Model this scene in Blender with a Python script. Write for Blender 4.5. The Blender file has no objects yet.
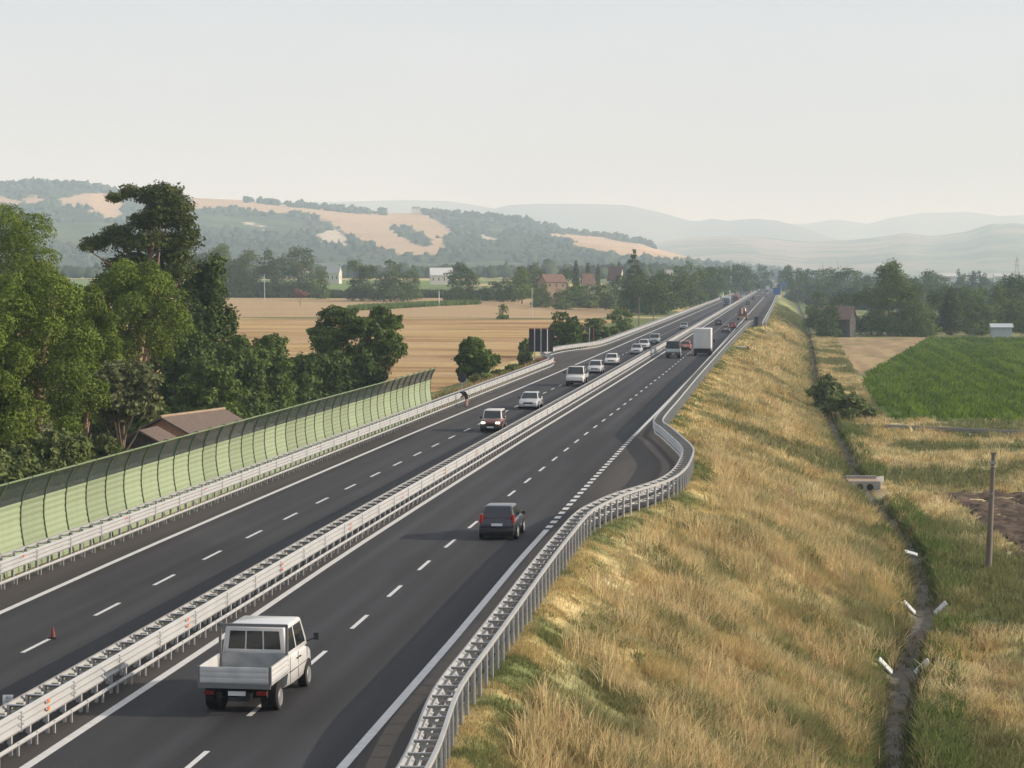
import bpy, bmesh, math, random
import numpy as np
from mathutils import Vector, Matrix

R = math.radians
rng = np.random.default_rng(7)
random.seed(7)
SC = bpy.context.scene
COL = SC.collection

# ------------------------------------------------------------------ camera
H = 11.8
F = 2200.0
PITCH = math.atan(110 / F)
YAW = math.atan(273 * math.cos(PITCH) / F)
cam_d = bpy.data.cameras.new('camera')
cam_d.sensor_width = 36.0
cam_d.lens = 36.0 * F / 1024
cam_d.clip_start = 1.0
cam_d.clip_end = 90000
cam = bpy.data.objects.new('camera', cam_d)
COL.objects.link(cam)
cam.location = (0, 0, H)
cam.rotation_euler = (math.pi / 2 - PITCH, 0, YAW)
SC.camera = cam
_cy, _sy, _cp, _sp = math.cos(YAW), math.sin(YAW), math.cos(PITCH), math.sin(PITCH)
AX_R = np.array([_cy, _sy, 0.0])
AX_F = np.array([-_sy * _cp, _cy * _cp, -_sp])
AX_U = np.array([-_sy * _sp, _cy * _sp, _cp])


def ray(px, py):
    return AX_F + AX_R * ((px - 512) / F) + AX_U * ((384 - py) / F)


def at(px, py, z=0.0):
    d = ray(px, py)
    t = (z - H) / d[2]
    return np.array([d[0] * t, d[1] * t, z])


def at_depth(px, py, Y):
    d = ray(px, py)
    t = Y / d[1]
    return np.array([d[0] * t, Y, H + d[2] * t])


def project(P):
    P = np.asarray(P, float) - np.array([0, 0, H])
    f = P @ AX_F
    return 512 + F * (P @ AX_R) / f, 384 - F * (P @ AX_U) / f


# ------------------------------------------------------------------ noise
def _h(ix, iy, s):
    n = (ix.astype(np.int64) * 374761393 + iy.astype(np.int64) * 668265263 + s * 982451653) & 0x7fffffff
    n = ((n ^ (n >> 13)) * 1274126177) & 0x7fffffff
    return ((n ^ (n >> 16)) & 0xffff) / 65535.0


def vnoise(x, y, s=0):
    x = np.asarray(x, float); y = np.asarray(y, float)
    ix = np.floor(x); iy = np.floor(y)
    fx = x - ix; fy = y - iy
    fx = fx * fx * (3 - 2 * fx); fy = fy * fy * (3 - 2 * fy)
    a = _h(ix, iy, s); b = _h(ix + 1, iy, s); c = _h(ix, iy + 1, s); d = _h(ix + 1, iy + 1, s)
    return (a * (1 - fx) + b * fx) * (1 - fy) + (c * (1 - fx) + d * fx) * fy


def fbm(x, y, s=0, o=4):
    v = 0; a = 0.5; t = 0
    for k in range(o):
        v = v + a * vnoise(x * 2 ** k, y * 2 ** k, s + k * 17); t += a; a *= 0.5
    return v / t


def sstep(a, b, x):
    t = np.clip((np.asarray(x, float) - a) / (b - a), 0, 1)
    return t * t * (3 - 2 * t)


# ------------------------------------------------------------------ materials
def lin(c):
    return tuple(((v / 12.92) if v <= 0.04045 else ((v + 0.055) / 1.055) ** 2.4) for v in c)


_mats = {}


def mat(name, col, rough=0.7, metal=0.0, spec=0.4, col2=None, scale=4.0, bump=0.0, bscale=None, attr=None,
        emit=None, coat=0.0, sub=0.0, stretch=None, detail=4.0, contrast=0.5, glass=False):
    """plain procedural material: base colour varied by a noise, optional bump"""
    if name in _mats:
        return _mats[name]
    m = bpy.data.materials.new(name)
    m.use_nodes = True
    nt = m.node_tree
    b = nt.nodes['Principled BSDF']
    b.inputs['Roughness'].default_value = rough
    b.inputs['Metallic'].default_value = metal
    b.inputs['Specular IOR Level'].default_value = spec
    b.inputs['Coat Weight'].default_value = coat
    b.inputs['Base Color'].default_value = (*col, 1)
    src = None
    if col2 is not None or bump > 0:
        tc = nt.nodes.new('ShaderNodeTexCoord')
        vec = tc.outputs['Object']
        if stretch:
            mp = nt.nodes.new('ShaderNodeMapping')
            mp.inputs['Scale'].default_value = stretch
            nt.links.new(vec, mp.inputs['Vector'])
            vec = mp.outputs['Vector']
    if col2 is not None:
        n = nt.nodes.new('ShaderNodeTexNoise')
        n.inputs['Scale'].default_value = scale
        n.inputs['Detail'].default_value = detail
        nt.links.new(vec, n.inputs['Vector'])
        r = nt.nodes.new('ShaderNodeValToRGB')
        r.color_ramp.elements[0].position = 0.5 - contrast * 0.4
        r.color_ramp.elements[1].position = 0.5 + contrast * 0.4
        r.color_ramp.elements[0].color = (*col, 1)
        r.color_ramp.elements[1].color = (*col2, 1)
        nt.links.new(n.outputs['Fac'], r.inputs['Fac'])
        src = r.outputs['Color']
    if attr:
        a = nt.nodes.new('ShaderNodeAttribute')
        a.attribute_name = attr
        mx = nt.nodes.new('ShaderNodeMix')
        mx.data_type = 'RGBA'
        mx.blend_type = 'MULTIPLY'
        mx.inputs[0].default_value = 1.0
        if src is not None:
            nt.links.new(src, mx.inputs[6])
        else:
            mx.inputs[6].default_value = (*col, 1)
        nt.links.new(a.outputs['Color'], mx.inputs[7])
        src = mx.outputs[2]
    if src is not None:
        nt.links.new(src, b.inputs['Base Color'])
    if bump > 0:
        n2 = nt.nodes.new('ShaderNodeTexNoise')
        n2.inputs['Scale'].default_value = bscale or scale * 4
        n2.inputs['Detail'].default_value = 5
        nt.links.new(vec, n2.inputs['Vector'])
        bp = nt.nodes.new('ShaderNodeBump')
        bp.inputs['Strength'].default_value = bump
        bp.inputs['Distance'].default_value = 0.1
        nt.links.new(n2.outputs['Fac'], bp.inputs['Height'])
        nt.links.new(bp.outputs['Normal'], b.inputs['Normal'])
    if emit:
        b.inputs['Emission Color'].default_value = (*emit[0], 1)
        b.inputs['Emission Strength'].default_value = emit[1]
    if sub > 0:      # thin leaves: some light passes through
        tr = nt.nodes.new('ShaderNodeBsdfTranslucent')
        if src is not None:
            nt.links.new(src, tr.inputs['Color'])
        else:
            tr.inputs['Color'].default_value = (*col, 1)
        ms = nt.nodes.new('ShaderNodeMixShader')
        ms.inputs['Fac'].default_value = sub
        nt.links.new(b.outputs['BSDF'], ms.inputs[1])
        nt.links.new(tr.outputs['BSDF'], ms.inputs[2])
        nt.links.new(ms.outputs['Shader'], nt.nodes['Material Output'].inputs['Surface'])
    _mats[name] = m
    return m


def vary_each(m, lo, hi):
    """every separate object of this material is a little lighter or darker"""
    nt = m.node_tree; b = nt.nodes['Principled BSDF']
    src = b.inputs['Base Color'].links[0].from_socket
    oi = nt.nodes.new('ShaderNodeObjectInfo'); mr = nt.nodes.new('ShaderNodeMapRange')
    mr.inputs[3].default_value = lo; mr.inputs[4].default_value = hi
    mx = nt.nodes.new('ShaderNodeMix'); mx.data_type = 'RGBA'; mx.blend_type = 'MULTIPLY'; mx.inputs[0].default_value = 1
    nt.links.new(oi.outputs['Random'], mr.inputs[0]); nt.links.new(src, mx.inputs[6]); nt.links.new(mr.outputs[0], mx.inputs[7])
    nt.links.new(mx.outputs[2], b.inputs['Base Color'])


def clear_mat(name, col, alpha):
    """a see-through tinted sheet"""
    if name in _mats:
        return _mats[name]
    m = mat(name, col, rough=0.12, spec=0.5)
    m.node_tree.nodes['Principled BSDF'].inputs['Alpha'].default_value = alpha
    return m


# ------------------------------------------------------------------ objects
def tag(o, label=None, cat=None, group=None, kind=None):
    if label: o['label'] = label
    if cat: o['category'] = cat
    if group: o['group'] = group
    if kind: o['kind'] = kind
    return o


def empty(name, loc, rz=0.0, label=None, cat=None, group=None):
    o = bpy.data.objects.new(name, None)
    o.empty_display_size = 0.2
    COL.objects.link(o)
    o.location = loc
    o.rotation_euler = (0, 0, rz)
    return tag(o, label, cat, group)


def link(name, me, parent=None, loc=None, rz=0.0):
    o = bpy.data.objects.new(name, me)
    COL.objects.link(o)
    if parent is not None: o.parent = parent
    if loc is not None: o.location = loc
    if rz: o.rotation_euler = (0, 0, rz)
    return o


_kids = {}


def copy_tree(o, parent=None):
    c = o.copy()
    COL.objects.link(c)
    if parent is not None: c.parent = parent
    for ch in list(o.children):
        copy_tree(ch, c)
    return c


class MB:
    def __init__(s):
        s.v = []; s.f = []; s.mi = []; s.cur = 0

    def add(s, vs, fs):
        n = len(s.v)
        s.v += [tuple(map(float, v)) for v in vs]
        for f in fs:
            s.f.append(tuple(i + n for i in f)); s.mi.append(s.cur)
        return s

    def box(s, c, d, rz=0.0, rx=0.0, ry=0.0, taper=1.0):
        x, y, z = d[0] / 2, d[1] / 2, d[2] / 2
        t = taper
        vs = [(-x, -y, -z), (x, -y, -z), (x, y, -z), (-x, y, -z), (-x * t, -y * t, z), (x * t, -y * t, z), (x * t, y * t, z), (-x * t, y * t, z)]
        M = Matrix.Translation(c) @ Matrix.Rotation(rz, 4, 'Z') @ Matrix.Rotation(ry, 4, 'Y') @ Matrix.Rotation(rx, 4, 'X')
        return s.add([M @ Vector(v) for v in vs], [(0, 3, 2, 1), (4, 5, 6, 7), (0, 1, 5, 4), (1, 2, 6, 5), (2, 3, 7, 6), (3, 0, 4, 7)])

    def bar(s, a, b, w, h=None, up=(0, 0, 1)):
        a = Vector(a); b = Vector(b); h = h or w
        d = (b - a).normalized()
        u = Vector(up)
        if abs(d.dot(u)) > 0.95: u = Vector((1, 0, 0))
        sx = d.cross(u).normalized(); sz = sx.cross(d)
        o = [(-1, -1), (1, -1), (1, 1), (-1, 1)]
        vs = [a + sx * (i * w / 2) + sz * (j * h / 2) for i, j in o] + [b + sx * (i * w / 2) + sz * (j * h / 2) for i, j in o]
        return s.add(vs, [(3, 2, 1, 0), (4, 5, 6, 7), (0, 1, 5, 4), (1, 2, 6, 5), (2, 3, 7, 6), (3, 0, 4, 7)])

    def tube(s, pts, rad, n=8, cap=True):
        pts = [Vector(p) for p in pts]
        if not hasattr(rad, '__len__'): rad = [rad] * len(pts)
        vs = []
        for i, p in enumerate(pts):
            d = (pts[min(i + 1, len(pts) - 1)] - pts[max(i - 1, 0)]).normalized()
            u = Vector((0, 0, 1)) if abs(d.z) < 0.9 else Vector((0, 1, 0))
            a = d.cross(u).normalized(); b = a.cross(d)
            for k in range(n):
                t = 2 * math.pi * k / n
                vs.append(p + (a * math.cos(t) + b * math.sin(t)) * rad[i])
        fs = []
        for i in range(len(pts) - 1):
            for k in range(n):
                fs.append((i * n + k, i * n + (k + 1) % n, (i + 1) * n + (k + 1) % n, (i + 1) * n + k))
        if cap:
            fs.append(tuple(range(n - 1, -1, -1)))
            e = (len(pts) - 1) * n
            fs.append(tuple(range(e, e + n)))
        return s.add(vs, fs)

    def cyl(s, a, b, r, n=16):
        return s.tube([a, b], r, n)

    def loft(s, secs, closed=True, caps=True):
        """secs: list of equal-length point loops"""
        n = len(secs[0]); vs = [p for sec in secs for p in sec]; fs = []
        for i in range(len(secs) - 1):
            for k in range(n if closed else n - 1):
                fs.append((i * n + k, i * n + (k + 1) % n, (i + 1) * n + (k + 1) % n, (i + 1) * n + k))
        if caps:
            fs.append(tuple(range(n - 1, -1, -1)))
            e = (len(secs) - 1) * n
            fs.append(tuple(range(e, e + n)))
        return s.add(vs, fs)

    def mesh(s, name, mats, smooth=None, bevel=0.0, bseg=1, fix=True):
        me = bpy.data.meshes.new(name)
        me.from_pydata(s.v, [], s.f)
        if not isinstance(mats, (list, tuple)): mats = [mats]
        for m in mats: me.materials.append(m)
        if len(mats) > 1: me.polygons.foreach_set('material_index', s.mi)
        bm = bmesh.new(); bm.from_mesh(me)
        if fix: bmesh.ops.recalc_face_normals(bm, faces=bm.faces)
        if bevel > 0:
            bmesh.ops.remove_doubles(bm, verts=bm.verts, dist=1e-5)
            ed = [e for e in bm.edges if len(e.link_faces) == 2 and e.calc_face_angle(0) > R(25)]
            bmesh.ops.bevel(bm, geom=ed, offset=bevel, segments=bseg, profile=0.5, affect='EDGES', clamp_overlap=True)
        if smooth is not None:
            for f in bm.faces: f.smooth = True
            for e in bm.edges:
                if len(e.link_faces) == 2 and e.calc_face_angle(0) > R(smooth): e.smooth = False
        bm.to_mesh(me); bm.free()
        return me

    def build(s, name, mats, parent=None, loc=None, rz=0.0, smooth=None, bevel=0.0, bseg=1):
        return link(name, s.mesh(name, mats, smooth, bevel, bseg), parent, loc, rz)


def quick_mesh(name, V, Fq, material, colors=None, smooth=False):
    """numpy mesh: V (n,3), Fq (m,k)"""
    me = bpy.data.meshes.new(name)
    V = np.asarray(V, np.float32); Fq = np.asarray(Fq, np.int32)
    k = Fq.shape[1]
    me.vertices.add(len(V)); me.vertices.foreach_set('co', V.ravel())
    me.loops.add(Fq.size); me.loops.foreach_set('vertex_index', Fq.ravel())
    me.polygons.add(len(Fq))
    me.polygons.foreach_set('loop_start', np.arange(0, Fq.size, k, dtype=np.int32))
    if smooth: me.polygons.foreach_set('use_smooth', np.ones(len(Fq), bool))
    if isinstance(material, (list, tuple)):
        for m in material: me.materials.append(m)
    else:
        me.materials.append(material)
    if colors is not None:
        c = np.ones((len(V), 4), np.float32); c[:, :3] = colors
        a = me.color_attributes.new('Tint', 'FLOAT_COLOR', 'POINT')
        a.data.foreach_set('color', c.ravel())
    me.update(calc_edges=True)
    return me


def grid_faces(nr, nc):
    i = np.arange((nr - 1) * (nc - 1)); r = i // (nc - 1); c = i % (nc - 1)
    a = r * nc + c
    return np.stack([a, a + 1, a + nc + 1, a + nc], 1)


# ------------------------------------------------------------------ lie of the land
BAR_Y = [-150, 20, 47.6, 56, 63, 70, 81, 90, 99, 103, 107.7, 111.6, 115.7, 121, 128, 135.7, 145, 155, 160, 167, 187, 245, 400, 497, 512]
BAR_X = [-5.5, -7.4, -8.34, -8.96, -9.07, -9.15, -9.3, -9.35, -9.3, -8.92, -8.22, -7.25, -6.47, -6.07, -6.0, -6.2, -7.3, -8.66, -9.4, -9.62, -9.62, -9.65, -9.2, -8.6, -8.0]
VY = BAR_Y[:-1] + [505, 530, 900, 1500, 8000]
VX = BAR_X[:-1] + [-5.0, -4.8, -4.4, -4.2, -4.2]
DY = [-200, 40, 60, 82.4, 98, 117, 140, 162, 182, 213, 245, 295, 384, 535, 636, 900, 30000]
DX = [-3, 1.5, 2.9, 4.12, 5.25, 7.44, 8.26, 7.37, 6.39, 6.1, 5.7, 4.96, 5.2, 6.3, 6.65, 7, 7]


def verge(Y): return np.interp(Y, VY, VX) + 1.05


def ditch(Y): return np.interp(Y, DY, DX)


XL = -31.9   # top of the left bank


def zleft(X, Y):
    d = XL - X
    base = -5 + 0.009 * np.clip(Y - 150, 0, 1500) + 0.001 * np.clip(Y - 1650, 0, 4000)
    w = sstep(20, 80, d)
    z = np.minimum(base, -0.9) * (1 - w) + base * w
    z = z + (fbm(X / 30, Y / 30, 5) - 0.5) * 0.5
    return np.maximum(z, -0.1 - np.clip(d, 0, None) / 1.6)


def zright(X, Y):
    v = verge(Y); dc = ditch(Y)
    toe = dc - 1.1
    t = (X - v) / np.maximum(toe - v, 1)
    lump = (fbm(X / 2.5, Y / 3.5, 11) - 0.5) * 0.9 + (fbm(X / 9, Y / 14, 12) - 0.5) * 0.9
    z = -0.05 - 5.55 * np.clip(t, 0, 1) + lump * sstep(0.0, 0.25, t) * (1 - sstep(0.85, 1.0, t))
    plain = -6.0 + (fbm(X / 6, Y / 6, 13) - 0.5) * 0.5
    z = np.where(X > toe, -5.6 + (plain + 5.6) * sstep(0, 3, X - dc), z)
    dd = np.abs(X - dc) / (1 + 1.0 * sstep(174, 180, Y) * (1 - sstep(183.6, 184.6, Y)))
    z = z - 1.35 * (1 - sstep(0.38, .95, dd))
    # the bank of a side road climbing to the motorway far off
    m = sstep(1250, 1450, Y) * (1 - sstep(1640, 1800, Y)) * (1 - sstep(20, 60, X))
    z = np.where(X > v, np.maximum(z, -6.2 + 6.0 * m), z)
    return z


def ground(X, Y):
    X = np.asarray(X, float); Y = np.asarray(Y, float)
    v = verge(Y)
    zr = zright(X, Y); zl = zleft(X, Y)
    return np.where(X > v, zr, np.where(X < XL, zl, -0.05))


def gz(x, y): return float(ground(np.array([x]), np.array([y]))[0])


def pxg(px, py):
    """the point of the land seen at a pixel"""
    d = ray(px, py)
    ts = np.concatenate([np.arange(30, 400, 0.5), np.arange(400, 3000, 3), np.arange(3000, 12000, 30)])
    X = d[0] * ts; Y = d[1] * ts; Z = H + d[2] * ts
    k = np.argmax(Z <= ground(X, Y))
    return np.array([X[k], Y[k], float(ground(X[k:k + 1], Y[k:k + 1])[0])])

# ------------------------------------------------------------------ light, sky, air
SUN_EL, SUN_AZ = 21.0, 85.0      # azimuth clockwise from the road direction (+Y)
world = bpy.data.worlds.new('World')
SC.world = world
world.use_nodes = True
wn = world.node_tree
sky = wn.nodes.new('ShaderNodeTexSky')
sky.sky_type = 'NISHITA'
sky.sun_disc = False
sky.sun_elevation = R(SUN_EL)
sky.sun_rotation = R(SUN_AZ)
sky.altitude = 60
sky.air_density = 1.0
sky.dust_density = 3.0
sky.ozone_density = 2.0
# a thin bright veil of high haze over the clear sky, with faint streaks
tcw = wn.nodes.new('ShaderNodeTexCoord')
mpw = wn.nodes.new('ShaderNodeMapping'); mpw.inputs['Scale'].default_value = (1.2, 1.2, 7)
nzw = wn.nodes.new('ShaderNodeTexNoise'); nzw.inputs['Scale'].default_value = 2.2; nzw.inputs['Detail'].default_value = 5
rmw = wn.nodes.new('ShaderNodeMapRange'); rmw.inputs[1].default_value = .35; rmw.inputs[2].default_value = .7; rmw.inputs[3].default_value = .70; rmw.inputs[4].default_value = .88
mxw = wn.nodes.new('ShaderNodeMix'); mxw.data_type = 'RGBA'
mxw.inputs[7].default_value = (4.45, 4.55, 4.90, 1)
wn.links.new(tcw.outputs['Generated'], mpw.inputs['Vector']); wn.links.new(mpw.outputs['Vector'], nzw.inputs['Vector'])
wn.links.new(nzw.outputs['Fac'], rmw.inputs[0]); wn.links.new(rmw.outputs[0], mxw.inputs[0])
wn.links.new(sky.outputs['Color'], mxw.inputs[6])
wn.links.new(mxw.outputs[2], wn.nodes['Background'].inputs['Color'])
wn.nodes['Background'].inputs['Strength'].default_value = 0.12
sd = bpy.data.lights.new('sun', 'SUN')
sd.energy = 4.0
sd.angle = R(0.6)
sd.color = (1.0, 0.90, 0.77)
sun = bpy.data.objects.new('sun', sd)
COL.objects.link(sun)
sv = Vector((math.sin(R(SUN_AZ)) * math.cos(R(SUN_EL)), math.cos(R(SUN_AZ)) * math.cos(R(SUN_EL)), math.sin(R(SUN_EL))))
sun.rotation_euler = sv.to_track_quat('Z', 'Y').to_euler()
SC.view_settings.view_transform = 'Standard'
SC.view_settings.look = 'None'
SC.view_settings.exposure = 0.5
SC.view_settings.gamma = 1.0
SC.cycles.use_denoising = True
SC.cycles.max_bounces = 6
SC.cycles.diffuse_bounces = 3
SC.cycles.transparent_max_bounces = 12
SC.cycles.volume_bounces = 1

hm = bpy.data.materials.new('hazy_air')
hm.use_nodes = True
hn = hm.node_tree
hn.nodes.remove(hn.nodes['Principled BSDF'])
pv = hn.nodes.new('ShaderNodeVolumePrincipled')
pv.inputs['Color'].default_value = (0.64, 0.82, 1.0, 1)
pv.inputs['Absorption Color'].default_value = (1, 1, 1, 1)   # pure scattering, stronger in the blue
pv.inputs['Density'].default_value = 0.00015
pv.inputs['Anisotropy'].default_value = 0.0
hn.links.new(pv.outputs['Volume'], hn.nodes['Material Output'].inputs['Volume'])
hz = MB().box((0, 8800, 230), (30000, 19600, 500)).build('haze', hm)   # z -20 .. 480
tag(hz, kind='stuff')

# ------------------------------------------------------------------ the ground, one sheet
STRAW = np.array([.50, .39, .18]); PALE = np.array([.63, .53, .30]); GREEN = np.array([.12, .145, .052])
DKGREEN = np.array([.05, .075, .025]); SOIL = np.array([.17, .115, .07]); REDDIRT = np.array([.30, .185, .10])


def mixc(a, b, t):
    t = np.asarray(t)[..., None]
    return a * (1 - t) + b * t


def land_colour(X, Y):
    n1 = fbm(X / 7, Y / 12, 21); n2 = fbm(X / 2.2, Y / 3, 22); n3 = fbm(X / 40, Y / 60, 23)
    dry = mixc(STRAW, PALE, sstep(.34, .60, n2))
    dry = mixc(dry, np.array([.36, .23, .125]), sstep(.52, .72, fbm(X / 1.6, Y / 2.6, 24)) * .5)
    dry = mixc(dry, np.array([.27, .26, .115]), sstep(.5, .66, fbm(X / 1.1, Y / 1.9, 25)) * .6)
    right = mixc(dry, GREEN, sstep(.56, .68, n1) * .7)
    dc = ditch(Y)
    # beside the ditch it stays greener
    right = mixc(right, GREEN * 1.1, sstep(7, .8, np.abs(X - dc - 1.0)) * sstep(.35, .55, n2) * .9)
    plain = mixc(dry, GREEN * 1.05, np.where(Y < 200, sstep(.28, .52, n1), sstep(.42, .6, n1)) * .85)
    c = np.where((X > dc + 1.0)[..., None], plain, right)
    c = mixc(c, GREEN * 1.15, sstep(560, 700, Y) * (X > verge(Y)) * sstep(.2, .42, n1 + .1) * .9)
    left = mixc(mixc(REDDIRT, STRAW, n2), GREEN, sstep(.42, .6, n1) * .85)
    farleft = mixc(GREEN * 1.1, STRAW, sstep(.5, .6, n3))
    left = mixc(left, farleft, sstep(240, 320, Y))
    c = np.where((X < XL + 1.5)[..., None], left, c)
    v = verge(Y)
    strip = sstep(-1.0, -.4, X - v) * sstep(1.6, .2, X - v)
    c = mixc(c, mixc(GREEN * 1.2, STRAW, sstep(.45, .6, n2)), strip * .9)
    c = mixc(c, mixc(np.array([.10, .09, .05]), np.array([.07, .09, .03]), n2), sstep(1.3, .7, np.abs(X - dc)) * .8)
    c = mixc(c, mixc(np.array([.20, .185, .165]), np.array([.12, .10, .08]), fbm(X / .5, Y / 1.5, 26)), sstep(.62, .38, np.abs(X - dc)) * .9)
    return c


ys = np.concatenate([np.arange(-260, 40, 12), np.arange(40, 140, .8), np.arange(140, 320, 1.5), np.arange(320, 760, 4), np.arange(760, 2200, 25),
                     np.arange(2200, 6000, 200), np.array([6000, 7000, 8500, 11000, 14000, 18200])]).astype(float)
lf = np.array([12000, 7000, 4000, 2500, 1700, 1200, 900, 700, 550, 430, 340, 270, 215, 170, 135, 110, 92, 78, 66, 56, 48, 41, 35, 30, 25, 21, 17, 14, 11, 8.5, 6.5, 5, 3.5, 2, 1, .4, 0])
rf = np.array([0, .5, 1, 2, 3, 4, 5.5, 7, 9, 11, 13, 15, 18, 21, 25, 30, 36, 44, 54, 66, 80, 100, 130, 170, 230, 320, 450, 700, 1100, 1800, 3000, 5000, 9000, 14000])
rows = []
for y in ys:
    v = float(verge(y)); dc = float(ditch(y))
    a = dc - 1.15
    xs = np.concatenate([XL - lf, [-29.3, -24, -18, -12], np.array([v - 1.0, v - .92, v]), np.linspace(v, a, 26)[1:], [dc - .75, dc - .35, dc, dc + .35, dc + .75], dc + 1.15 + rf])
    rows.append(xs)
GX = np.array(rows); GY = np.repeat(ys[:, None], GX.shape[1], 1)
GZ = ground(GX, GY)
road_zone = (GX > XL + .5) & (GX <= verge(GY) - .98)
GZ = np.where(road_zone, -0.25, GZ)
gm = mat('earth', (.78, .78, .78), rough=.95, spec=.1, col2=(1.2, 1.2, 1.2), scale=2.3, attr='Tint', bump=.5, bscale=5)
go = link('ground', quick_mesh('ground', np.stack([GX, GY, GZ], -1).reshape(-1, 3), grid_faces(*GX.shape), gm, land_colour(GX, GY).reshape(-1, 3), True))
tag(go, kind='structure')

# ------------------------------------------------------------------ road surface and markings


def wob(Y):   # the carriageway is not laid out dead straight here
    return np.interp(Y, [40, 70, 90, 110, 160, 190, 260, 8000], [.14, -.05, -.3, -.36, -.36, -.22, 0, 0])


ry = np.concatenate([np.arange(-240, 40, 10), np.arange(40, 300, 1.5), np.arange(300, 900, 10), np.arange(900, 6000, 100)]).astype(float)
XX = []
for y in ry:
    xr = float(verge(y)) - .82
    lay = 3.9 * float(sstep(284, 296, y) * (1 - sstep(330, 346, y)))
    XX.append(np.concatenate([np.linspace(-29.75 - lay, -27.2, 10), np.linspace(-27, -10.8, 82), np.linspace(-10.6, xr, 10)]))
XX = np.array(XX); YY = np.repeat(ry[:, None], XX.shape[1], 1)


def asphalt_colour(X, Y):
    base = np.array([.036, .036, .039])
    dusty = np.array([.066, .058, .051])
    Xc = X - wob(Y)
    sh = sstep(-26.6, -27.4, Xc) + sstep(-18.3, -18.0, -(-Xc)) * 0
    sh = np.where((Xc < -17.9) & (Xc > -20.0), 1.0, sh)
    sh = np.where(Xc > -10.3, .8, sh)
    n = fbm(X / .9, Y / 30, 31); n2 = fbm(X / 3, Y / 14, 32); n3 = fbm(X * 1.6, Y / 120, 33, 2)
    c = mixc(base, dusty, np.clip(sh * (.55 + .6 * n2), 0, 1))
    lane = sstep(-24.2, -27.0, Xc) * .35 * (n2 > 0)
    c = mixc(c, np.array([.052, .047, .044]), lane * sstep(.3, .7, n))
    track = 0
    for lc in (-16.1, -12.35, -25.3, -21.7):
        for o in (-.8, .8): track = track + np.exp(-((Xc - lc - o) / .28) ** 2)
    patch = sstep(.60, .63, fbm(X / 2.5, Y / 22, 34, 2))
    k = (.74 + .52 * n) * (.84 + .32 * n3) * (.86 + .28 * n2) * (1 + .26 * track * (.4 + .9 * n2)) * (1 - .16 * patch) * (1 - .22 * np.exp(-((Xc + 14.6) / .16) ** 2) - .18 * np.exp(-((Xc + 23.1) / .16) ** 2))
    return c * k[..., None]


am = mat('asphalt', (.86, .86, .86), rough=.88, spec=.25, col2=(1.14, 1.14, 1.14), scale=14, attr='Tint', bump=.25, bscale=60)
ro = link('motorway_road', quick_mesh('motorway_road', np.stack([XX, YY, np.zeros_like(XX)], -1).reshape(-1, 3), grid_faces(*XX.shape), am, asphalt_colour(XX, YY).reshape(-1, 3)))
tag(ro, kind='structure')

wl = mat('road_paint', (.46, .46, .45), rough=.75, col2=(.62, .62, .60), scale=3, contrast=.8)
mk = MB()


def mline(xc, y0, y1, w, step=6.0):
    n = max(1, int((y1 - y0) / step))
    ysn = np.linspace(y0, y1, n + 1)
    vs = []
    for y in ysn:
        o = float(wob(y)); vs += [(xc + o - w / 2, y, .005), (xc + o + w / 2, y, .005)]
    mk.add(vs, [(2 * i, 2 * i + 1, 2 * i + 3, 2 * i + 2) for i in range(n)])


XE, XM, XD, XDL, XLE, XLI = -10.52, -18.05, -14.18, -23.52, -27.0, -19.86
mline(XE, -50, 100.6, .26); mline(XE, 160, 505, .26); mline(XE - .1, 505, 3500, .26, 40)
for k in range(30):
    mline(XE, 101.3 + 2 * k, 102.35 + 2 * k, .30)
mline(XM, -50, 3500, .26, 8); mline(XLE, -50, 3500, .26, 8); mline(XLI, -50, 3500, .24, 8)
y = at(480.5, 521.2)[1] - 2.95 - 7.3 * 20      # painted a little closer together near the bridge
y_mid = y + 7.3 * 20
while y < 2500:
    mline(XD, y, y + 2.95, .15); y += 7.3 if y < y_mid - 1 else 7.46
y = at(67, 637.5)[1] - 7.5 * 12 - 2.95
while y < 2500:
    mline(XDL, y, y + 2.95, .15); y += 7.5
mo = mk.build('road_markings', wl)
tag(mo, kind='structure')

# ------------------------------------------------------------------ fields


def field(name, yedges, xl, xr, m, cf, nx=40, dy=4.0, lift=.07, amp=0, geo=1.0):
    """a field sheet lying on the land between xl(Y) and xr(Y)"""
    n = int((yedges[1] - yedges[0]) / dy) + 1
    yy = np.linspace(yedges[0], yedges[1], n)
    t = np.linspace(0, 1, nx) ** geo
    jl = (fbm(yy * 0 + 3, yy / 5, 42) - .5) * 2.6; jr = (fbm(yy * 0 + 9, yy / 5, 43) - .5) * 2.6      # ragged edges
    X = np.array([xl(v) + a + (xr(v) + b - xl(v) - a) * t for v, a, b in zip(yy, jl, jr)]); Y = np.repeat(yy[:, None], nx, 1)
    Z = ground(X, Y) + lift
    if amp: Z = Z + (fbm(X / .9, Y / .9, 41, 3) - .4) * amp
    o = link(name, quick_mesh(name, np.stack([X, Y, Z], -1).reshape(-1, 3), grid_faces(*X.shape), m, cf(X, Y).reshape(-1, 3), True))
    return tag(o, kind='structure')


fm = mat('field_soil', (.85, .85, .85), rough=.95, spec=.1, col2=(1.15, 1.15, 1.15), scale=1.2, attr='Tint', bump=.4, bscale=4)


def wheat_c(X, Y):
    s = fbm(X / 60, Y / 4, 51); s2 = fbm(X / 25, Y / 12, 52)
    c = mixc(np.array([.42, .29, .125]), np.array([.27, .165, .075]), sstep(.40, .62, s))
    return mixc(c, np.array([.44, .32, .175]), sstep(.5, .7, s2) * .6)


def wheat2_c(X, Y):
    s = fbm(X / 80, Y / 10, 53)
    return mixc(np.array([.41, .30, .17]), np.array([.34, .235, .125]), s)


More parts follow.
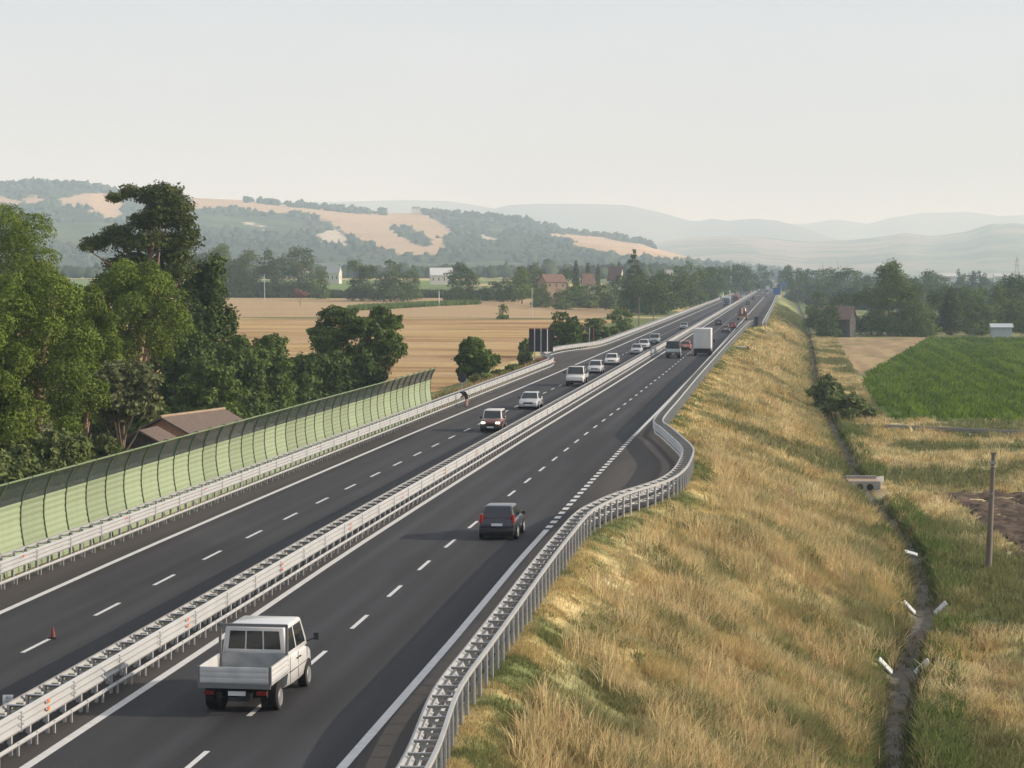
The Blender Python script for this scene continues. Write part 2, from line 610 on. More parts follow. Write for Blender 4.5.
NEARX = lambda v: -46.0 - .00 * v
field('wheat_field', (262, 610), lambda v: -520.0, NEARX, fm, wheat_c, 90, 3, .08, geo=.6)
field('stubble_field', (622, 905), lambda v: -760.0, lambda v: -52.0, fm, wheat2_c, 60, 6, .08, geo=.6)
field('meadow', (960, 1500), lambda v: -1200.0, lambda v: -190.0, fm, lambda X, Y: mixc(np.array([.12, .19, .05]), np.array([.17, .22, .08]), fbm(X / 50, Y / 20, 55)), 50, 12, .1)
GFL = lambda v: float(np.interp(v, [262, 276, 338, 398, 617], [12.6, 12.9, 11.5, 14.6, 39.5]))
field('green_crop_field', (270, 618), GFL, lambda v: 330.0, fm, lambda X, Y: mixc(np.array([.05, .085, .012]), np.array([.085, .125, .02]), sstep(.35, .65, fbm(X / 2, Y / 5, 57))), 130, 3, .08, geo=1.6)
field('dry_stubble_field', (395, 622), lambda v: float(np.interp(v, [395, 500, 622], [13.0, 12.5, 13.5])), lambda v: GFL(v) - .3, fm,
      lambda X, Y: mixc(mixc(np.array([.37, .275, .145]), np.array([.28, .195, .11]), sstep(.35, .65, fbm(X / 1.5, Y / 30, 58))), GREEN, sstep(.58, .7, fbm(X / 3, Y / 9, 60)) * .6), 16, 3, .07)
field('ploughed_field', (70, 181), lambda v: float(np.interp(v, [70, 110, 138, 147, 181], [19, 16.5, 15.2, 14.4, 12.8])) , lambda v: 90.0, fm,
      lambda X, Y: mixc(np.array([.062, .043, .031]), np.array([.115, .082, .06]), sstep(.35, .65, fbm(X / 1.2, Y / 1.2, 59))), 200, .5, .05, amp=.6, geo=1.6)

# ------------------------------------------------------------------ hills and mountains


def in_poly(x, y, poly):
    x = np.asarray(x); y = np.asarray(y); c = np.zeros(x.shape, bool)
    n = len(poly)
    for i in range(n):
        x1, y1 = poly[i]; x2, y2 = poly[(i + 1) % n]
        if y1 == y2: continue
        m = ((y1 > y) != (y2 > y)) & (x < (x2 - x1) * (y - y1) / (y2 - y1) + x1)
        c ^= m
    return c


def hill_surface(ridge, d0, d1, dback, xs, nj=70, shape=0.8, amp=6.0, base_z=None, seed=60):
    rx = [p[0] for p in ridge]; rp = [p[1] for p in ridge]
    P = np.zeros((nj + 8, len(xs), 3)); T = np.zeros((nj + 8, len(xs)))
    for i, px in enumerate(xs):
        top = at_depth(px, float(np.interp(px, rx, rp)), d1)
        dx = top[0] / top[1]
        for j in range(nj + 8):
            if j < nj:
                t = j / (nj - 1); Y = d0 + (d1 - d0) * t; s = t ** shape * (1 - .25 * t * (1 - t))
            else:
                t = 1 + (j - nj + 1) / 8; Y = d1 + (dback - d1) * (t - 1); s = 1 - (t - 1) ** 1.3 * .7
            X = dx * Y
            P[j, i] = (X, Y, s); T[j, i] = t
    X, Y = P[..., 0], P[..., 1]
    z0 = ground(X, Y) - 1.5 if base_z is None else base_z
    zt = np.array([at_depth(px, float(np.interp(px, rx, rp)), d1)[2] for px in xs])
    s = P[..., 2]
    w = np.sin(np.clip(T, 0, 1) * math.pi)
    P[..., 2] = z0 + (np.maximum(zt, 14)[None, :] - z0) * s + (fbm(X / 300, Y / 300, seed) - .5) * amp * w * 4 + (fbm(X / 90, Y / 90, seed + 1) - .5) * amp * w
    return P


ridgeA = [(-400, 192), (-100, 187), (0, 186), (45, 184), (60, 186), (90, 187), (115, 193), (150, 196), (195, 198), (240, 200), (300, 206), (350, 211), (385, 213),
          (420, 213), (440, 214), (470, 216), (500, 219), (520, 221), (545, 226), (565, 232), (600, 236), (640, 242), (655, 248), (680, 255), (700, 259), (740, 266),
          (790, 271), (850, 275), (1500, 278)]
xsA = np.arange(-240, 900, 3.0)
PA = hill_surface(ridgeA, 2900, 5000, 6600, xsA, 90, .85, 7)
qx, qy = project(PA.reshape(-1, 3))
jx = (fbm(PA[..., 0] / 60, PA[..., 1] / 60, 71).ravel() - .5) * 7
jy = (fbm(PA[..., 0] / 60, PA[..., 1] / 60, 72).ravel() - .5) * 5
ux, uy = qx + jx, qy + jy
TAN = [
    [(190, 190), (240, 190), (300, 200), (400, 205), (432, 217), (457, 234), (440, 239), (447, 248), (438, 255), (400, 255), (372, 246), (345, 233), (330, 220), (290, 214), (225, 208), (190, 209)],
    [(60, 198), (85, 194), (122, 193), (122, 214), (108, 222), (100, 213), (85, 209), (62, 206)],
    [(22, 196), (36, 195), (50, 204), (25, 204)], [(-200, 196), (0, 195), (22, 201), (18, 206), (-200, 208)],
    [(540, 233), (600, 236), (645, 245), (700, 258), (730, 264), (640, 258), (580, 247)],
]
WOODIN = [[(394, 228), (410, 227), (432, 240), (428, 246), (410, 242)]]
GREENF = [[(50, 222), (112, 223), (105, 246), (40, 246)], [(478, 223), (500, 225), (520, 231), (490, 232)], [(195, 215), (280, 218), (320, 228), (270, 234), (190, 226)], [(300, 262), (520, 262), (520, 272), (300, 272)]]
CLIFF = [[(318, 236), (332, 226), (344, 236), (348, 246), (322, 243)], [(484, 234), (494, 240), (492, 245), (480, 239)], [(243, 221), (264, 226), (264, 229), (243, 224)]]
tanm = np.zeros(ux.shape, bool)
for p in TAN: tanm |= in_poly(ux, uy, p)
for p in WOODIN: tanm &= ~in_poly(ux, uy, p)
grm = np.zeros(ux.shape, bool)
for p in GREENF: grm |= in_poly(ux, uy, p)
clm = np.zeros(ux.shape, bool)
for p in CLIFF: clm |= in_poly(ux, uy, p)
back = (np.repeat(np.arange(PA.shape[0])[:, None], PA.shape[1], 1) >= 90).ravel()
woodm = ~(tanm | grm | clm | back)
nA = fbm(PA[..., 0] / 70, PA[..., 1] / 70, 73).ravel()
cA = mixc(np.array([.026, .038, .018]), np.array([.055, .07, .032]), nA)
cA[tanm] = mixc(np.array([.47, .335, .205]), np.array([.40, .285, .175]), nA)[tanm]
cA[grm & ~tanm] = mixc(np.array([.085, .11, .045]), np.array([.045, .065, .028]), sstep(.35, .65, nA))[grm & ~tanm]
cA[clm] = np.array([.50, .43, .33])
hillm = mat('hill_land', (.9, .9, .9), rough=1, spec=0, col2=(1.1, 1.1, 1.1), scale=.02, attr='Tint')
ha = link('hill', quick_mesh('hill', PA.reshape(-1, 3), grid_faces(*PA.shape[:2]), hillm, cA, True))
tag(ha, kind='structure')

MT = [(-400, 206), (200, 206), (300, 203), (400, 200), (447, 201), (478, 205.6), (494, 208.7), (509, 205), (540, 203.7), (587, 204), (625, 205), (644, 208.7), (665, 213.7), (690, 221), (700, 221),
      (712, 218.6), (728, 221), (740, 219.5), (754, 218.6), (776, 220.5), (804, 227.5), (826, 236), (860, 246), (1000, 252), (1500, 252)]
M3 = [(-400, 214), (700, 222), (760, 224), (804, 224), (836, 219.5), (868, 224), (890, 218), (921, 213), (969, 212), (1000, 216), (1060, 214), (1500, 220)]
MID = [(-400, 262), (500, 258), (560, 252), (640, 243), (700, 237), (730, 235.5), (760, 237), (800, 241), (850, 240), (880, 237), (905, 233), (930, 236), (965, 232), (990, 224), (1015, 223), (1040, 226), (1100, 224), (1500, 230)]
xsM = np.arange(-500, 1560, 4.0)
PM = hill_surface(MID, 6200, 9600, 11000, xsM, 110, .9, 1.6, seed=80)
uxm, uym = [a.reshape(PM.shape[:2]) for a in project(PM.reshape(-1, 3))]
nm = fbm(PM[..., 0] / 300, PM[..., 1] / 420, 81); nm2 = fbm(PM[..., 0] / 160, PM[..., 1] / 120, 82)
fu = PM[..., 0] / 430 + (nm - .5) * 1.6; fv = PM[..., 1] / 380 + (nm2 - .5) * 1.2
cell = _h(np.floor(fu), np.floor(fv), 83)
cM = np.where((cell < .42)[..., None], np.array([.12, .135, .08]), np.where((cell < .75)[..., None], np.array([.28, .225, .15]), np.array([.19, .18, .11])))
cM = mixc(cM, np.array([.05, .065, .035]), ((fu % 1 < .06) | (fv % 1 < .06)) * .3)
cM = mixc(cM, np.array([.05, .07, .035]), sstep(.56, .64, nm2) * .8)
o = link('far_hills', quick_mesh('far_hills', PM.reshape(-1, 3), grid_faces(*PM.shape[:2]), hillm, cM.reshape(-1, 3), True)); tag(o, kind='structure')
mtm = mat('mountain_land', (.09, .10, .08), rough=1, spec=0, col2=(.15, .145, .11), scale=.0012)
P2 = hill_surface(MT, 10800, 12600, 13400, xsM, 24, 1.0, 16, seed=90)
o = link('mountains', quick_mesh('mountains', P2.reshape(-1, 3), grid_faces(*P2.shape[:2]), mtm, None, True)); tag(o, kind='structure')
P3 = hill_surface(M3, 13800, 15600, 16800, xsM, 20, 1.0, 16, seed=94)
o = link('distant_mountains', quick_mesh('distant_mountains', P3.reshape(-1, 3), grid_faces(*P3.shape[:2]), mtm, None, True)); tag(o, kind='structure')

# ------------------------------------------------------------------ woods that read as one mass
ico = bmesh.new(); bmesh.ops.create_icosphere(ico, subdivisions=2, radius=1)
IV = np.array([v.co[:] for v in ico.verts]); IF = np.array([[v.index for v in f.verts] for f in ico.faces]); ico.free()


def blobs(name, pts, rad, m, dark=(.022, .034, .014), light=(.055, .075, .03), seed=3, flat=1.0):
    r = np.random.default_rng(seed)
    n = len(pts); nv = len(IV)
    V = np.repeat(IV[None], n, 0)
    ph = r.random((n, 3)) * 40
    k = 1 + .55 * (np.sin(V[..., 0] * 4.1 + ph[:, None, 0]) * np.sin(V[..., 1] * 4.7 + ph[:, None, 1]) * np.sin(V[..., 2] * 3.9 + ph[:, None, 2])) + (r.random((n, nv)) - .5) * .42
    V = V * k[..., None]
    V *= rad[:, None, None] * (.75 + .5 * r.random((n, 1, 3)))
    V[..., 2] *= flat
    V += pts[:, None, :]
    Fq = (IF[None] + (np.arange(n) * nv)[:, None, None]).reshape(-1, 3)
    c = np.array(dark) + (np.array(light) - np.array(dark)) * r.random((n, 1))
    c = np.repeat(c[:, None], nv, 1)
    return link(name, quick_mesh(name, V.reshape(-1, 3), Fq, m, c.reshape(-1, 3), True))


leafm = mat('far_foliage', (.8, .8, .8), rough=1, spec=0, col2=(1.25, 1.25, 1.25), scale=.35, attr='Tint')
PAf = PA.reshape(-1, 3)
vis = np.where(woodm & (qx > -60) & (qx < 800))[0]
pick = rng.choice(vis, 1900)
pts = PAf[pick] + np.stack([rng.normal(0, 6, 1900), rng.normal(0, 8, 1900), np.full(1900, .5)], 1)
# trees lining the crest
crest = []
for (xa, xb, n, hgt) in [(-20, 118, 170, 7), (246, 300, 40, 4), (300, 386, 110, 6), (424, 560, 150, 6), (560, 655, 60, 6)]:
    for px in rng.uniform(xa, xb, n):
        y = float(np.interp(px, [p[0] for p in ridgeA], [p[1] for p in ridgeA]))
        p = at_depth(px, y, 5000 + rng.uniform(-90, 20)); p[2] += rng.uniform(-3, hgt); crest.append(p)
pts = np.concatenate([pts, np.array(crest)])
w = blobs('hill_woods', pts, rng.uniform(4, 8.5, len(pts)), leafm, seed=5)
tag(w, 'dark woods covering the flank and crest of the near hill', 'woods', kind='stuff')
# belts of trees on the plain far behind
pts = []
for n, xa, xb, Ya, Yb in [(700, -40, 780, 1700, 3000), (420, -40, 640, 1500, 2900), (520, 640, 800, 1500, 4200), (900, 770, 1100, 1100, 4600), (220, 1000, 1250, 700, 2500), (200, -300, 0, 900, 2500)]:
    for _ in range(n):
        px = rng.uniform(xa, xb); Y = Ya * (Yb / Ya) ** rng.random()
        # broken into belts, with fields between
        if vnoise(px / 70, math.log(Y) * 9, 4) < .40: continue
        X = at_depth(px, 300, Y)[0]
        if -42 < X < 12: continue
        if Y < 1650 and 280 < px < 520: continue
        pts.append((X, Y, gz(X, Y) + rng.uniform(2, 5.5)))
pts = np.array(pts)
w = blobs('distant_treeline', pts, rng.uniform(3.4, 6.2, len(pts)), leafm, seed=9, flat=1.1)
tag(w, 'hazy belts of trees on the plain before the hills', 'woods', kind='stuff')

# ------------------------------------------------------------------ guard rails
galv = mat('galvanised_steel', (.36, .37, .38), rough=.5, metal=.35, spec=.5, col2=(.46, .47, .48), scale=1.5)
galv_new = mat('new_galvanised_steel', (.33, .335, .335), rough=.5, metal=.2, spec=.4, col2=(.42, .425, .42), scale=1.2, contrast=.9)
galv_dark = mat('dull_galvanised_steel', (.26, .27, .29), rough=.6, metal=.3, col2=(.34, .35, .37), scale=3)
orange_ref = mat('orange_reflector', (.75, .16, .06), rough=.35)


class Path:
    def __init__(s, pts, step=1.0):
        P = np.array(pts, float)
        # centripetal-like smoothing: Catmull-Rom on the polyline
        out = []
        for i in range(len(P) - 1):
            p0 = P[max(i - 1, 0)]; p1 = P[i]; p2 = P[i + 1]; p3 = P[min(i + 2, len(P) - 1)]
            L = np.linalg.norm(p2 - p1); n = max(1, int(L / step)) if L < 60 else max(1, int(L / 8))
            for k in range(n):
                t = k / n
                m1 = (p2 - p0) / max(np.linalg.norm(p2 - p0), 1e-6) * L; m2 = (p3 - p1) / max(np.linalg.norm(p3 - p1), 1e-6) * L
                out.append((2 * t ** 3 - 3 * t ** 2 + 1) * p1 + (t ** 3 - 2 * t ** 2 + t) * m1 + (-2 * t ** 3 + 3 * t ** 2) * p2 + (t ** 3 - t ** 2) * m2)
        out.append(P[-1])
        s.p = np.array(out)
        d = np.gradient(s.p, axis=0); d /= np.linalg.norm(d, axis=1)[:, None]
        s.n = np.stack([d[:, 1], -d[:, 0]], 1); s.d = d
        s.s = np.concatenate([[0], np.cumsum(np.linalg.norm(np.diff(s.p, axis=0), axis=1))])

    def sweep(s, mb, prof, closed=True):
        secs = []
        for p, n in zip(s.p, s.n):
            secs.append([(p[0] + n[0] * u, p[1] + n[1] * u, z) for u, z in prof])
        mb.loft(secs, closed=closed, caps=closed)
        return mb

    def stations(s, sp, a=0.0):
        out = []
        for t in np.arange(a, s.s[-1], sp):
            x = np.interp(t, s.s, s.p[:, 0]); y = np.interp(t, s.s, s.p[:, 1])
            dx = np.interp(t, s.s, s.d[:, 0]); dy = np.interp(t, s.s, s.d[:, 1])
            out.append((x, y, math.atan2(-dx, dy)))
        return out


def wave_profile(z0, z1, waves, depth, side, u0=0.0, th=.014):
    """corrugated beam; side=+1 bulges to +u"""
    n = waves * 6
    fr = []; bk = []
    for i in range(n + 1):
        t = i / n; z = z0 + (z1 - z0) * t
        d = depth * (0.5 - 0.5 * math.cos(2 * math.pi * waves * t))
        d = depth * min(1, max(0, (d / depth - .5) * 1.5 + .5))
        fr.append((u0 + side * d, z)); bk.append((u0 + side * (d - th), z))
    return fr + bk[::-1]


def chan(u, z, w, h): return [(u - w / 2, z - h / 2), (u + w / 2, z - h / 2), (u + w / 2, z + h / 2), (u - w / 2, z + h / 2)]


def repeat_part(name, mb, m, sts, root, limit=100, yfirst=44.0, smooth=None):
    """a part at every station: the nearest ones on their own, the rest as one"""
    sts = [q for q in sts if q[1] > yfirst]
    me = mb.mesh(name, m, smooth)
    first = None
    for (x, y, a) in sts[:limit]:
        if first is None:
            first = link(name, me, root, (x, y, 0), a)
        else:
            c = first.copy(); COL.objects.link(c); c.parent = root; c.location = (x, y, 0); c.rotation_euler = (0, 0, a)
    rest = sts[limit:]
    if rest:
        big = MB(); v0 = [Vector(v) for v in mb.v]
        for (x, y, a) in rest:
            M = Matrix.Translation((x, y, 0)) @ Matrix.Rotation(a, 4, 'Z')
            big.add([M @ v for v in v0], mb.f)
        tag(big.build(name, m, root), kind='stuff')


# right-hand edge: double rail seen from behind
pts = [(x, y) for x, y in zip(BAR_X, BAR_Y) if y > 15]
pts = [(-7.0, 10)] + pts
pr = Path(pts, 1.0)
rg = empty('guardrail', (0, 0, 0), 0, 'ladder-topped steel guardrail bulging round the lay-by along the dry grass bank', 'guardrail')
pr.sweep(MB(), wave_profile(.50, 1.08, 3, .085, -1)).build('beam', galv, rg, smooth=50)
pr.sweep(MB(), wave_profile(.18, .34, 1, .05, -1, .06)).build('low_rail', galv, rg, smooth=50)
pr.sweep(MB(), [(.60, .99), (.69, .99), (.69, 1.10), (.60, 1.10)]).build('rear_rail', galv_new, rg)
sts = pr.stations(1.36, .4)
pm = MB(); pm.box((.645, 0, .35), (.05, .10, 1.30)).box((.60, .045, .35), (.09, .012, 1.30))
repeat_part('post', pm, galv, sts, rg)
sm_ = MB(); sm_.box((.30, 0, 1.02), (.60, .09, .016)).box((.30, .05, .985), (.60, .012, .08)).bar((.02, 0, .62), (.62, 0, .55), .05, .05).bar((.05, .0, .27), (.62, .0, .30), .04, .06)
sm_.add([(.10, .1, 1.0), (.34, .1, 1.0), (.22, .1, .72)], [(0, 1, 2)]).add([(.10, .11, 1.0), (.34, .11, 1.0), (.22, .11, .72)], [(0, 1, 2)])
repeat_part('spacer', sm_, galv_dark, sts, rg)

# the next run of rail beyond it, past the second lay-by
pr2 = Path([(-4.9, 492), (-4.9, 530), (-4.6, 700), (-4.4, 900), (-4.2, 1500), (-4.2, 2600)], 4.0)
rg2 = empty('guardrail', (0, 0, 0), 0, 'distant steel guardrail running on from the dark gap toward the blue sign', 'guardrail')
pr2.sweep(MB(), wave_profile(.50, 1.08, 3, .085, -1)).build('beam', galv, rg2, smooth=50)
pr2.sweep(MB(), [(.60, .95), (.70, .95), (.70, 1.12), (.60, 1.12)]).build('rear_rail', galv_new, rg2)
repeat_part('post', pm, galv, pr2.stations(4.0), rg2, 60)
# dark sheet on two posts, put in for the shadow in the gap
es = empty('gap_shadow_sheet', (-6.5, 509, -.1), 0, 'dark sheet standing in for the shadow in the gap of the right guardrail', 'shadow sheet')
MB().box((0, 0, 1.05), (.9, .12, 2.1)).build('panel', mat('gap_shadow_dark', (.02, .035, .03), rough=.6), es)  # near-black colour carries the shadow of the pocket
for s in (-.42, .42): MB().box((s, .1, 1.2), (.1, .1, 2.4)).build('post', galv_dark, es)

# left-hand edge
LB = [(-29.0, 8), (-29.0, 60), (-29.0, 200), (-29.0, 262), (-29.1, 276), (-29.9, 284), (-31.4, 291), (-32.7, 299), (-33.1, 309), (-32.9, 322), (-31.6, 333), (-29.9, 343), (-29.2, 353), (-29.0, 380),
      (-29.0, 700), (-29.0, 2600)]
pl = Path(LB, 1.5)
lg = empty('guardrail', (0, 0, 0), 0, 'pale steel guardrail along the far left shoulder below the green noise barrier', 'guardrail')
pl.sweep(MB(), wave_profile(.60, 1.10, 3, .085, 1)).build('beam', galv_new, lg, smooth=50)
pl.sweep(MB(), wave_profile(.22, .34, 1, .05, 1, .06)).build('low_rail', galv_new, lg, smooth=50)
pl.sweep(MB(), [(-.62, 1.02), (-.54, 1.02), (-.54, 1.12), (-.62, 1.12)]).build('rear_rail', galv_new, lg)
stl = pl.stations(1.36, .2)
pm2 = MB(); pm2.box((-.10, 0, .5), (.10, .06, 1.15)).box((-.06, .035, .5), (.012, .06, 1.15)); pm2.box((.06, 0, .17), (.05, .05, .36))
repeat_part('post', pm2, galv, stl, lg, yfirst=76)
sl2 = MB().box((.082, 0, .85), (.02, .05, .46)).box((.085, .1, .77), (.03, .03, .03)).box((.085, .1, .94), (.03, .03, .03))
repeat_part('splice', sl2, galv_dark, pl.stations(4.08, 1.1), lg, 60, yfirst=76)
cm = MB(); cm.box((-.30, 0, 1.08), (.55, .10, .03)).box((-.02, 0, 1.14), (.10, .12, .09))
repeat_part('spacer', cm, galv_dark, stl, lg, yfirst=76)
rf_ = MB(); rf_.box((.10, 0, 1.0), (.03, .12, .09))
repeat_part('reflector', rf_, orange_ref, pl.stations(13.4, 6), lg, 30, yfirst=76)

# median: two beams back to back
MEDW = lambda y: .35 * float(wob(y))
medy = np.concatenate([np.arange(10, 320, 6), np.arange(320, 2700, 60)])
pmd = Path([(-19.05 + MEDW(y), y) for y in medy], 3.0)
mg = empty('median_barrier', (0, 0, 0), 0, 'double steel barrier dividing the two carriageways', 'barrier')
pmd.sweep(MB(), wave_profile(.50, 1.05, 3, .085, 1, .32)).build('beam', galv_new, mg, smooth=50)
pmd.sweep(MB(), wave_profile(.50, 1.02, 3, .085, -1, -.34)).build('beam', galv_new, mg, smooth=50)
pmd.sweep(MB(), wave_profile(.22, .34, 1, .05, 1, .43)).build('low_rail', galv_new, mg, smooth=50)
pmd.sweep(MB(), wave_profile(.22, .34, 1, .05, -1, -.43)).build('low_rail', galv_new, mg, smooth=50)
stm = pmd.stations(1.36, .7)
pm3 = MB(); pm3.box((.26, 0, .46), (.07, .10, 1.06)).box((-.27, 0, .46), (.07, .10, 1.06)); pm3.box((.45, 0, .16), (.05, .06, .34)).box((-.45, 0, .16), (.05, .06, .34))
repeat_part('post', pm3, galv, stm, mg, yfirst=46)
sp3 = MB(); sp3.box((-.01, 0, .985), (.60, .15, .012)).box((-.01, .075, .95), (.60, .012, .07))
repeat_part('spacer', sp3, galv_dark, stm, mg, yfirst=46)
sl3 = MB().box((.402, 0, .775), (.02, .05, .50)).box((.405, .1, .69), (.03, .03, .03)).box((.405, .1, .87), (.03, .03, .03))
repeat_part('splice', sl3, galv_dark, pmd.stations(4.08, 1.1), mg, 60, yfirst=46)
bk3 = MB(); bk3.box((-.06, .30, .90), (.20, .16, .20)).bar((.1, .45, .86), (-.28, .2, .86), .06, .10)
repeat_part('bracket', bk3, mat('yellowed_steel', (.34, .32, .25), rough=.6, col2=(.45, .43, .36), scale=5), stm, mg, yfirst=46)
rf2 = MB(); rf2.box((.412, 0, .90), (.02, .14, .10)).box((.412, 0, .70), (.02, .14, .10))
repeat_part('reflector', rf2, orange_ref, [q for q in pmd.stations(13.4, (2200 * 11 / 449) - 10)], mg, 40, yfirst=46)

# ------------------------------------------------------------------ noise barrier
gpan = mat('pale_green_sheet', (.215, .265, .158), rough=.55, spec=.3, col2=(.262, .308, .195), scale=1.2, stretch=(2.5, 2.5, .35), contrast=.8)
vary_each(gpan, .84, 1.10)
gpost = mat('dark_green_steel', (.085, .12, .06), rough=.5)
gcap = mat('green_trim', (.16, .21, .095), rough=.5)
gmesh = clear_mat('smoked_clear_sheet', (.05, .065, .055), .62)


def wall_u(z):
    return float(np.interp(z, [-.2, .6, 1.2, 1.8, 2.4, 2.9, 3.3, 3.65], [.10, -.08, -.20, -.27, -.25, -.14, .03, .26]))


def noise_barrier(label, y0, y1, X, sp, zbase=-.1, tall=3.62, detail=True):
    root = empty('noise_barrier', (X, y0, 0), 0, label, 'noise barrier')
    n = int(round((y1 - y0) / sp))
    zs = [zbase + (2.62 - zbase) * i / 44 for i in range(45)]
    zg = [2.62 + (tall - .05 - 2.62) * i / 8 for i in range(9)]

    def slab(zs, rib, th, w):
        b = MB(); fr = []; bk = []
        for i, z in enumerate(zs):
            r = rib * (1 if (i // 2) % 2 else 0)
            fr.append((wall_u(z) + r, z)); bk.append((wall_u(z) - th, z))
        loop = fr + bk[::-1]
        b.loft([[(u, y, z) for u, z in loop] for y in (-w / 2, w / 2)], closed=True, caps=True)
        return b
    pme = slab(zs, .016, .10, sp - .12).mesh('panel', gpan)
    gme = slab(zg, 0, .02, sp - .12).mesh('clear_panel', gmesh)
    cme = MB().box((wall_u(tall) + .0, 0, tall), (.08, sp - .10, .05)).mesh('top_rail', gcap)
    zp = [zbase + (tall + .06 - zbase) * i / 14 for i in range(15)]
    pb = MB()
    pb.loft([[(wall_u(z) - .14, -.032, z), (wall_u(z) + .05, -.032, z), (wall_u(z) + .05, .032, z), (wall_u(z) - .14, .032, z)] for z in zp])
    tme = pb.mesh('post', gpost)
    fp = None
    for i in range(n + 1):
        if i < n:
            for nm, me in (('panel', pme), ('clear_panel', gme), ('top_rail', cme)):
                link(nm, me, root, (0, (i + .5) * sp, 0))
        link('post', tme, root, (0, i * sp, 0))
    return root


noise_barrier('long curved pale green noise barrier with clear top panels behind the left guardrail', 63.0, 189.0, -30.35, 2.8)
noise_barrier('short pale noise barrier far along the left shoulder near the oncoming lorries', 1010, 1310, -30.3, 15)

# ------------------------------------------------------------------ vehicles
tyre_m = mat('tyre_rubber', (.018, .018, .019), rough=.9, col2=(.035, .033, .031), scale=9)
rim_m = mat('wheel_alloy', (.38, .38, .39), rough=.35, metal=.6)
trim_m = mat('black_plastic', (.02, .02, .022), rough=.6)
glass_m = mat('car_glass', (.012, .016, .018), rough=.06, spec=.8)
lampw_m = mat('headlight_glass', (.70, .72, .74), rough=.12, spec=.8)
lampon_m = mat('lit_headlight', (.9, .88, .8), rough=.2, emit=((1, .93, .78), 3.0))
lampr_m = mat('tail_light', (.32, .015, .012), rough=.25, spec=.6)
plate_m = mat('number_plate', (.66, .67, .68), rough=.5)
under_m = mat('underbody', (.015, .015, .016), rough=.95)


def paint(name, c):
    return mat(name + '_paint', c, rough=.32, spec=.5, coat=.5, col2=tuple(v * .86 for v in c), scale=1.1)


def wheel(root, x, y, r, w, side):
    b = MB(); n = 20
    secs = []
    for u, rr in ((-w / 2, r * .80), (-w / 2, r * .94), (-w * .32, r), (w * .32, r), (w / 2, r * .94), (w / 2, r * .80)):
        secs.append([(u, rr * math.cos(2 * math.pi * k / n), rr * math.sin(2 * math.pi * k / n)) for k in range(n)])
    b.loft(secs, closed=True, caps=True)
    o = b.build('wheel', tyre_m, root, (x, y, r), smooth=40)
    q = MB(); s = side
    q.loft([[(s * (w / 2 + a), rr * math.cos(2 * math.pi * k / n), rr * math.sin(2 * math.pi * k / n)) for k in range(n)] for a, rr in ((.002, r * .70), (.02, r * .66), (.004, r * .5), (.018, r * .16))])
    q.build('rim', rim_m, o, smooth=40)
    return o


SPEC = {   # length, width, height, belt, nose deck, rear deck, cabin base rear, top rear, top front, base front (from rear)
    'hatch': (3.75, 1.68, 1.50, .96, .80, .98, .10, .42, 2.02, 2.72),
    'wagon': (4.35, 1.74, 1.50, .94, .78, .96, .10, .55, 2.45, 3.25),
    'sedan': (4.45, 1.76, 1.44, .92, .76, .96, .72, 1.25, 2.65, 3.40),
    'suv':   (4.35, 1.80, 1.74, 1.08, .96, 1.08, .08, .30, 2.55, 3.12),
    'boxy':  (3.65, 1.60, 1.62, 1.00, .92, 1.00, .06, .22, 2.25, 2.62),
    'van':   (4.90, 1.92, 2.05, 1.12, 1.02, 1.12, .05, .14, 3.35, 4.15),
}


def half(w, zb, zt, crown=.03):
    return [(0, zb), (w * .86, zb), (w * .95, zb + .10), (w, zb + (zt - zb) * .5), (w * .985, zt - .13), (w * .93, zt - .04), (w * .80, zt + crown * .3), (0, zt + crown)]


def ring(y, h):
    return [(x, y, z) for x, z in h] + [(-x, y, z) for x, z in h[::-1][1:-1]]


def pane(mb, c, u0, u1, v0, v1, off=.012):
    """rectangle (u along a-b, v along a-d) on the quad c = a,b,c,d pushed out"""
    a, b, cc, d = [Vector(p) for p in c]
    P = lambda u, v: (a * (1 - u) + b * u) * (1 - v) + (d * (1 - u) + cc * u) * v
    n = (b - a).cross(d - a).normalized()
    q = [P(u0, v0), P(u1, v0), P(u1, v1), P(u0, v1)]
    mb.add([p + n * off for p in q] + [p - n * .01 for p in q], [(0, 1, 2, 3), (7, 6, 5, 4), (0, 4, 5, 1), (1, 5, 6, 2), (2, 6, 7, 3), (3, 7, 4, 0)])


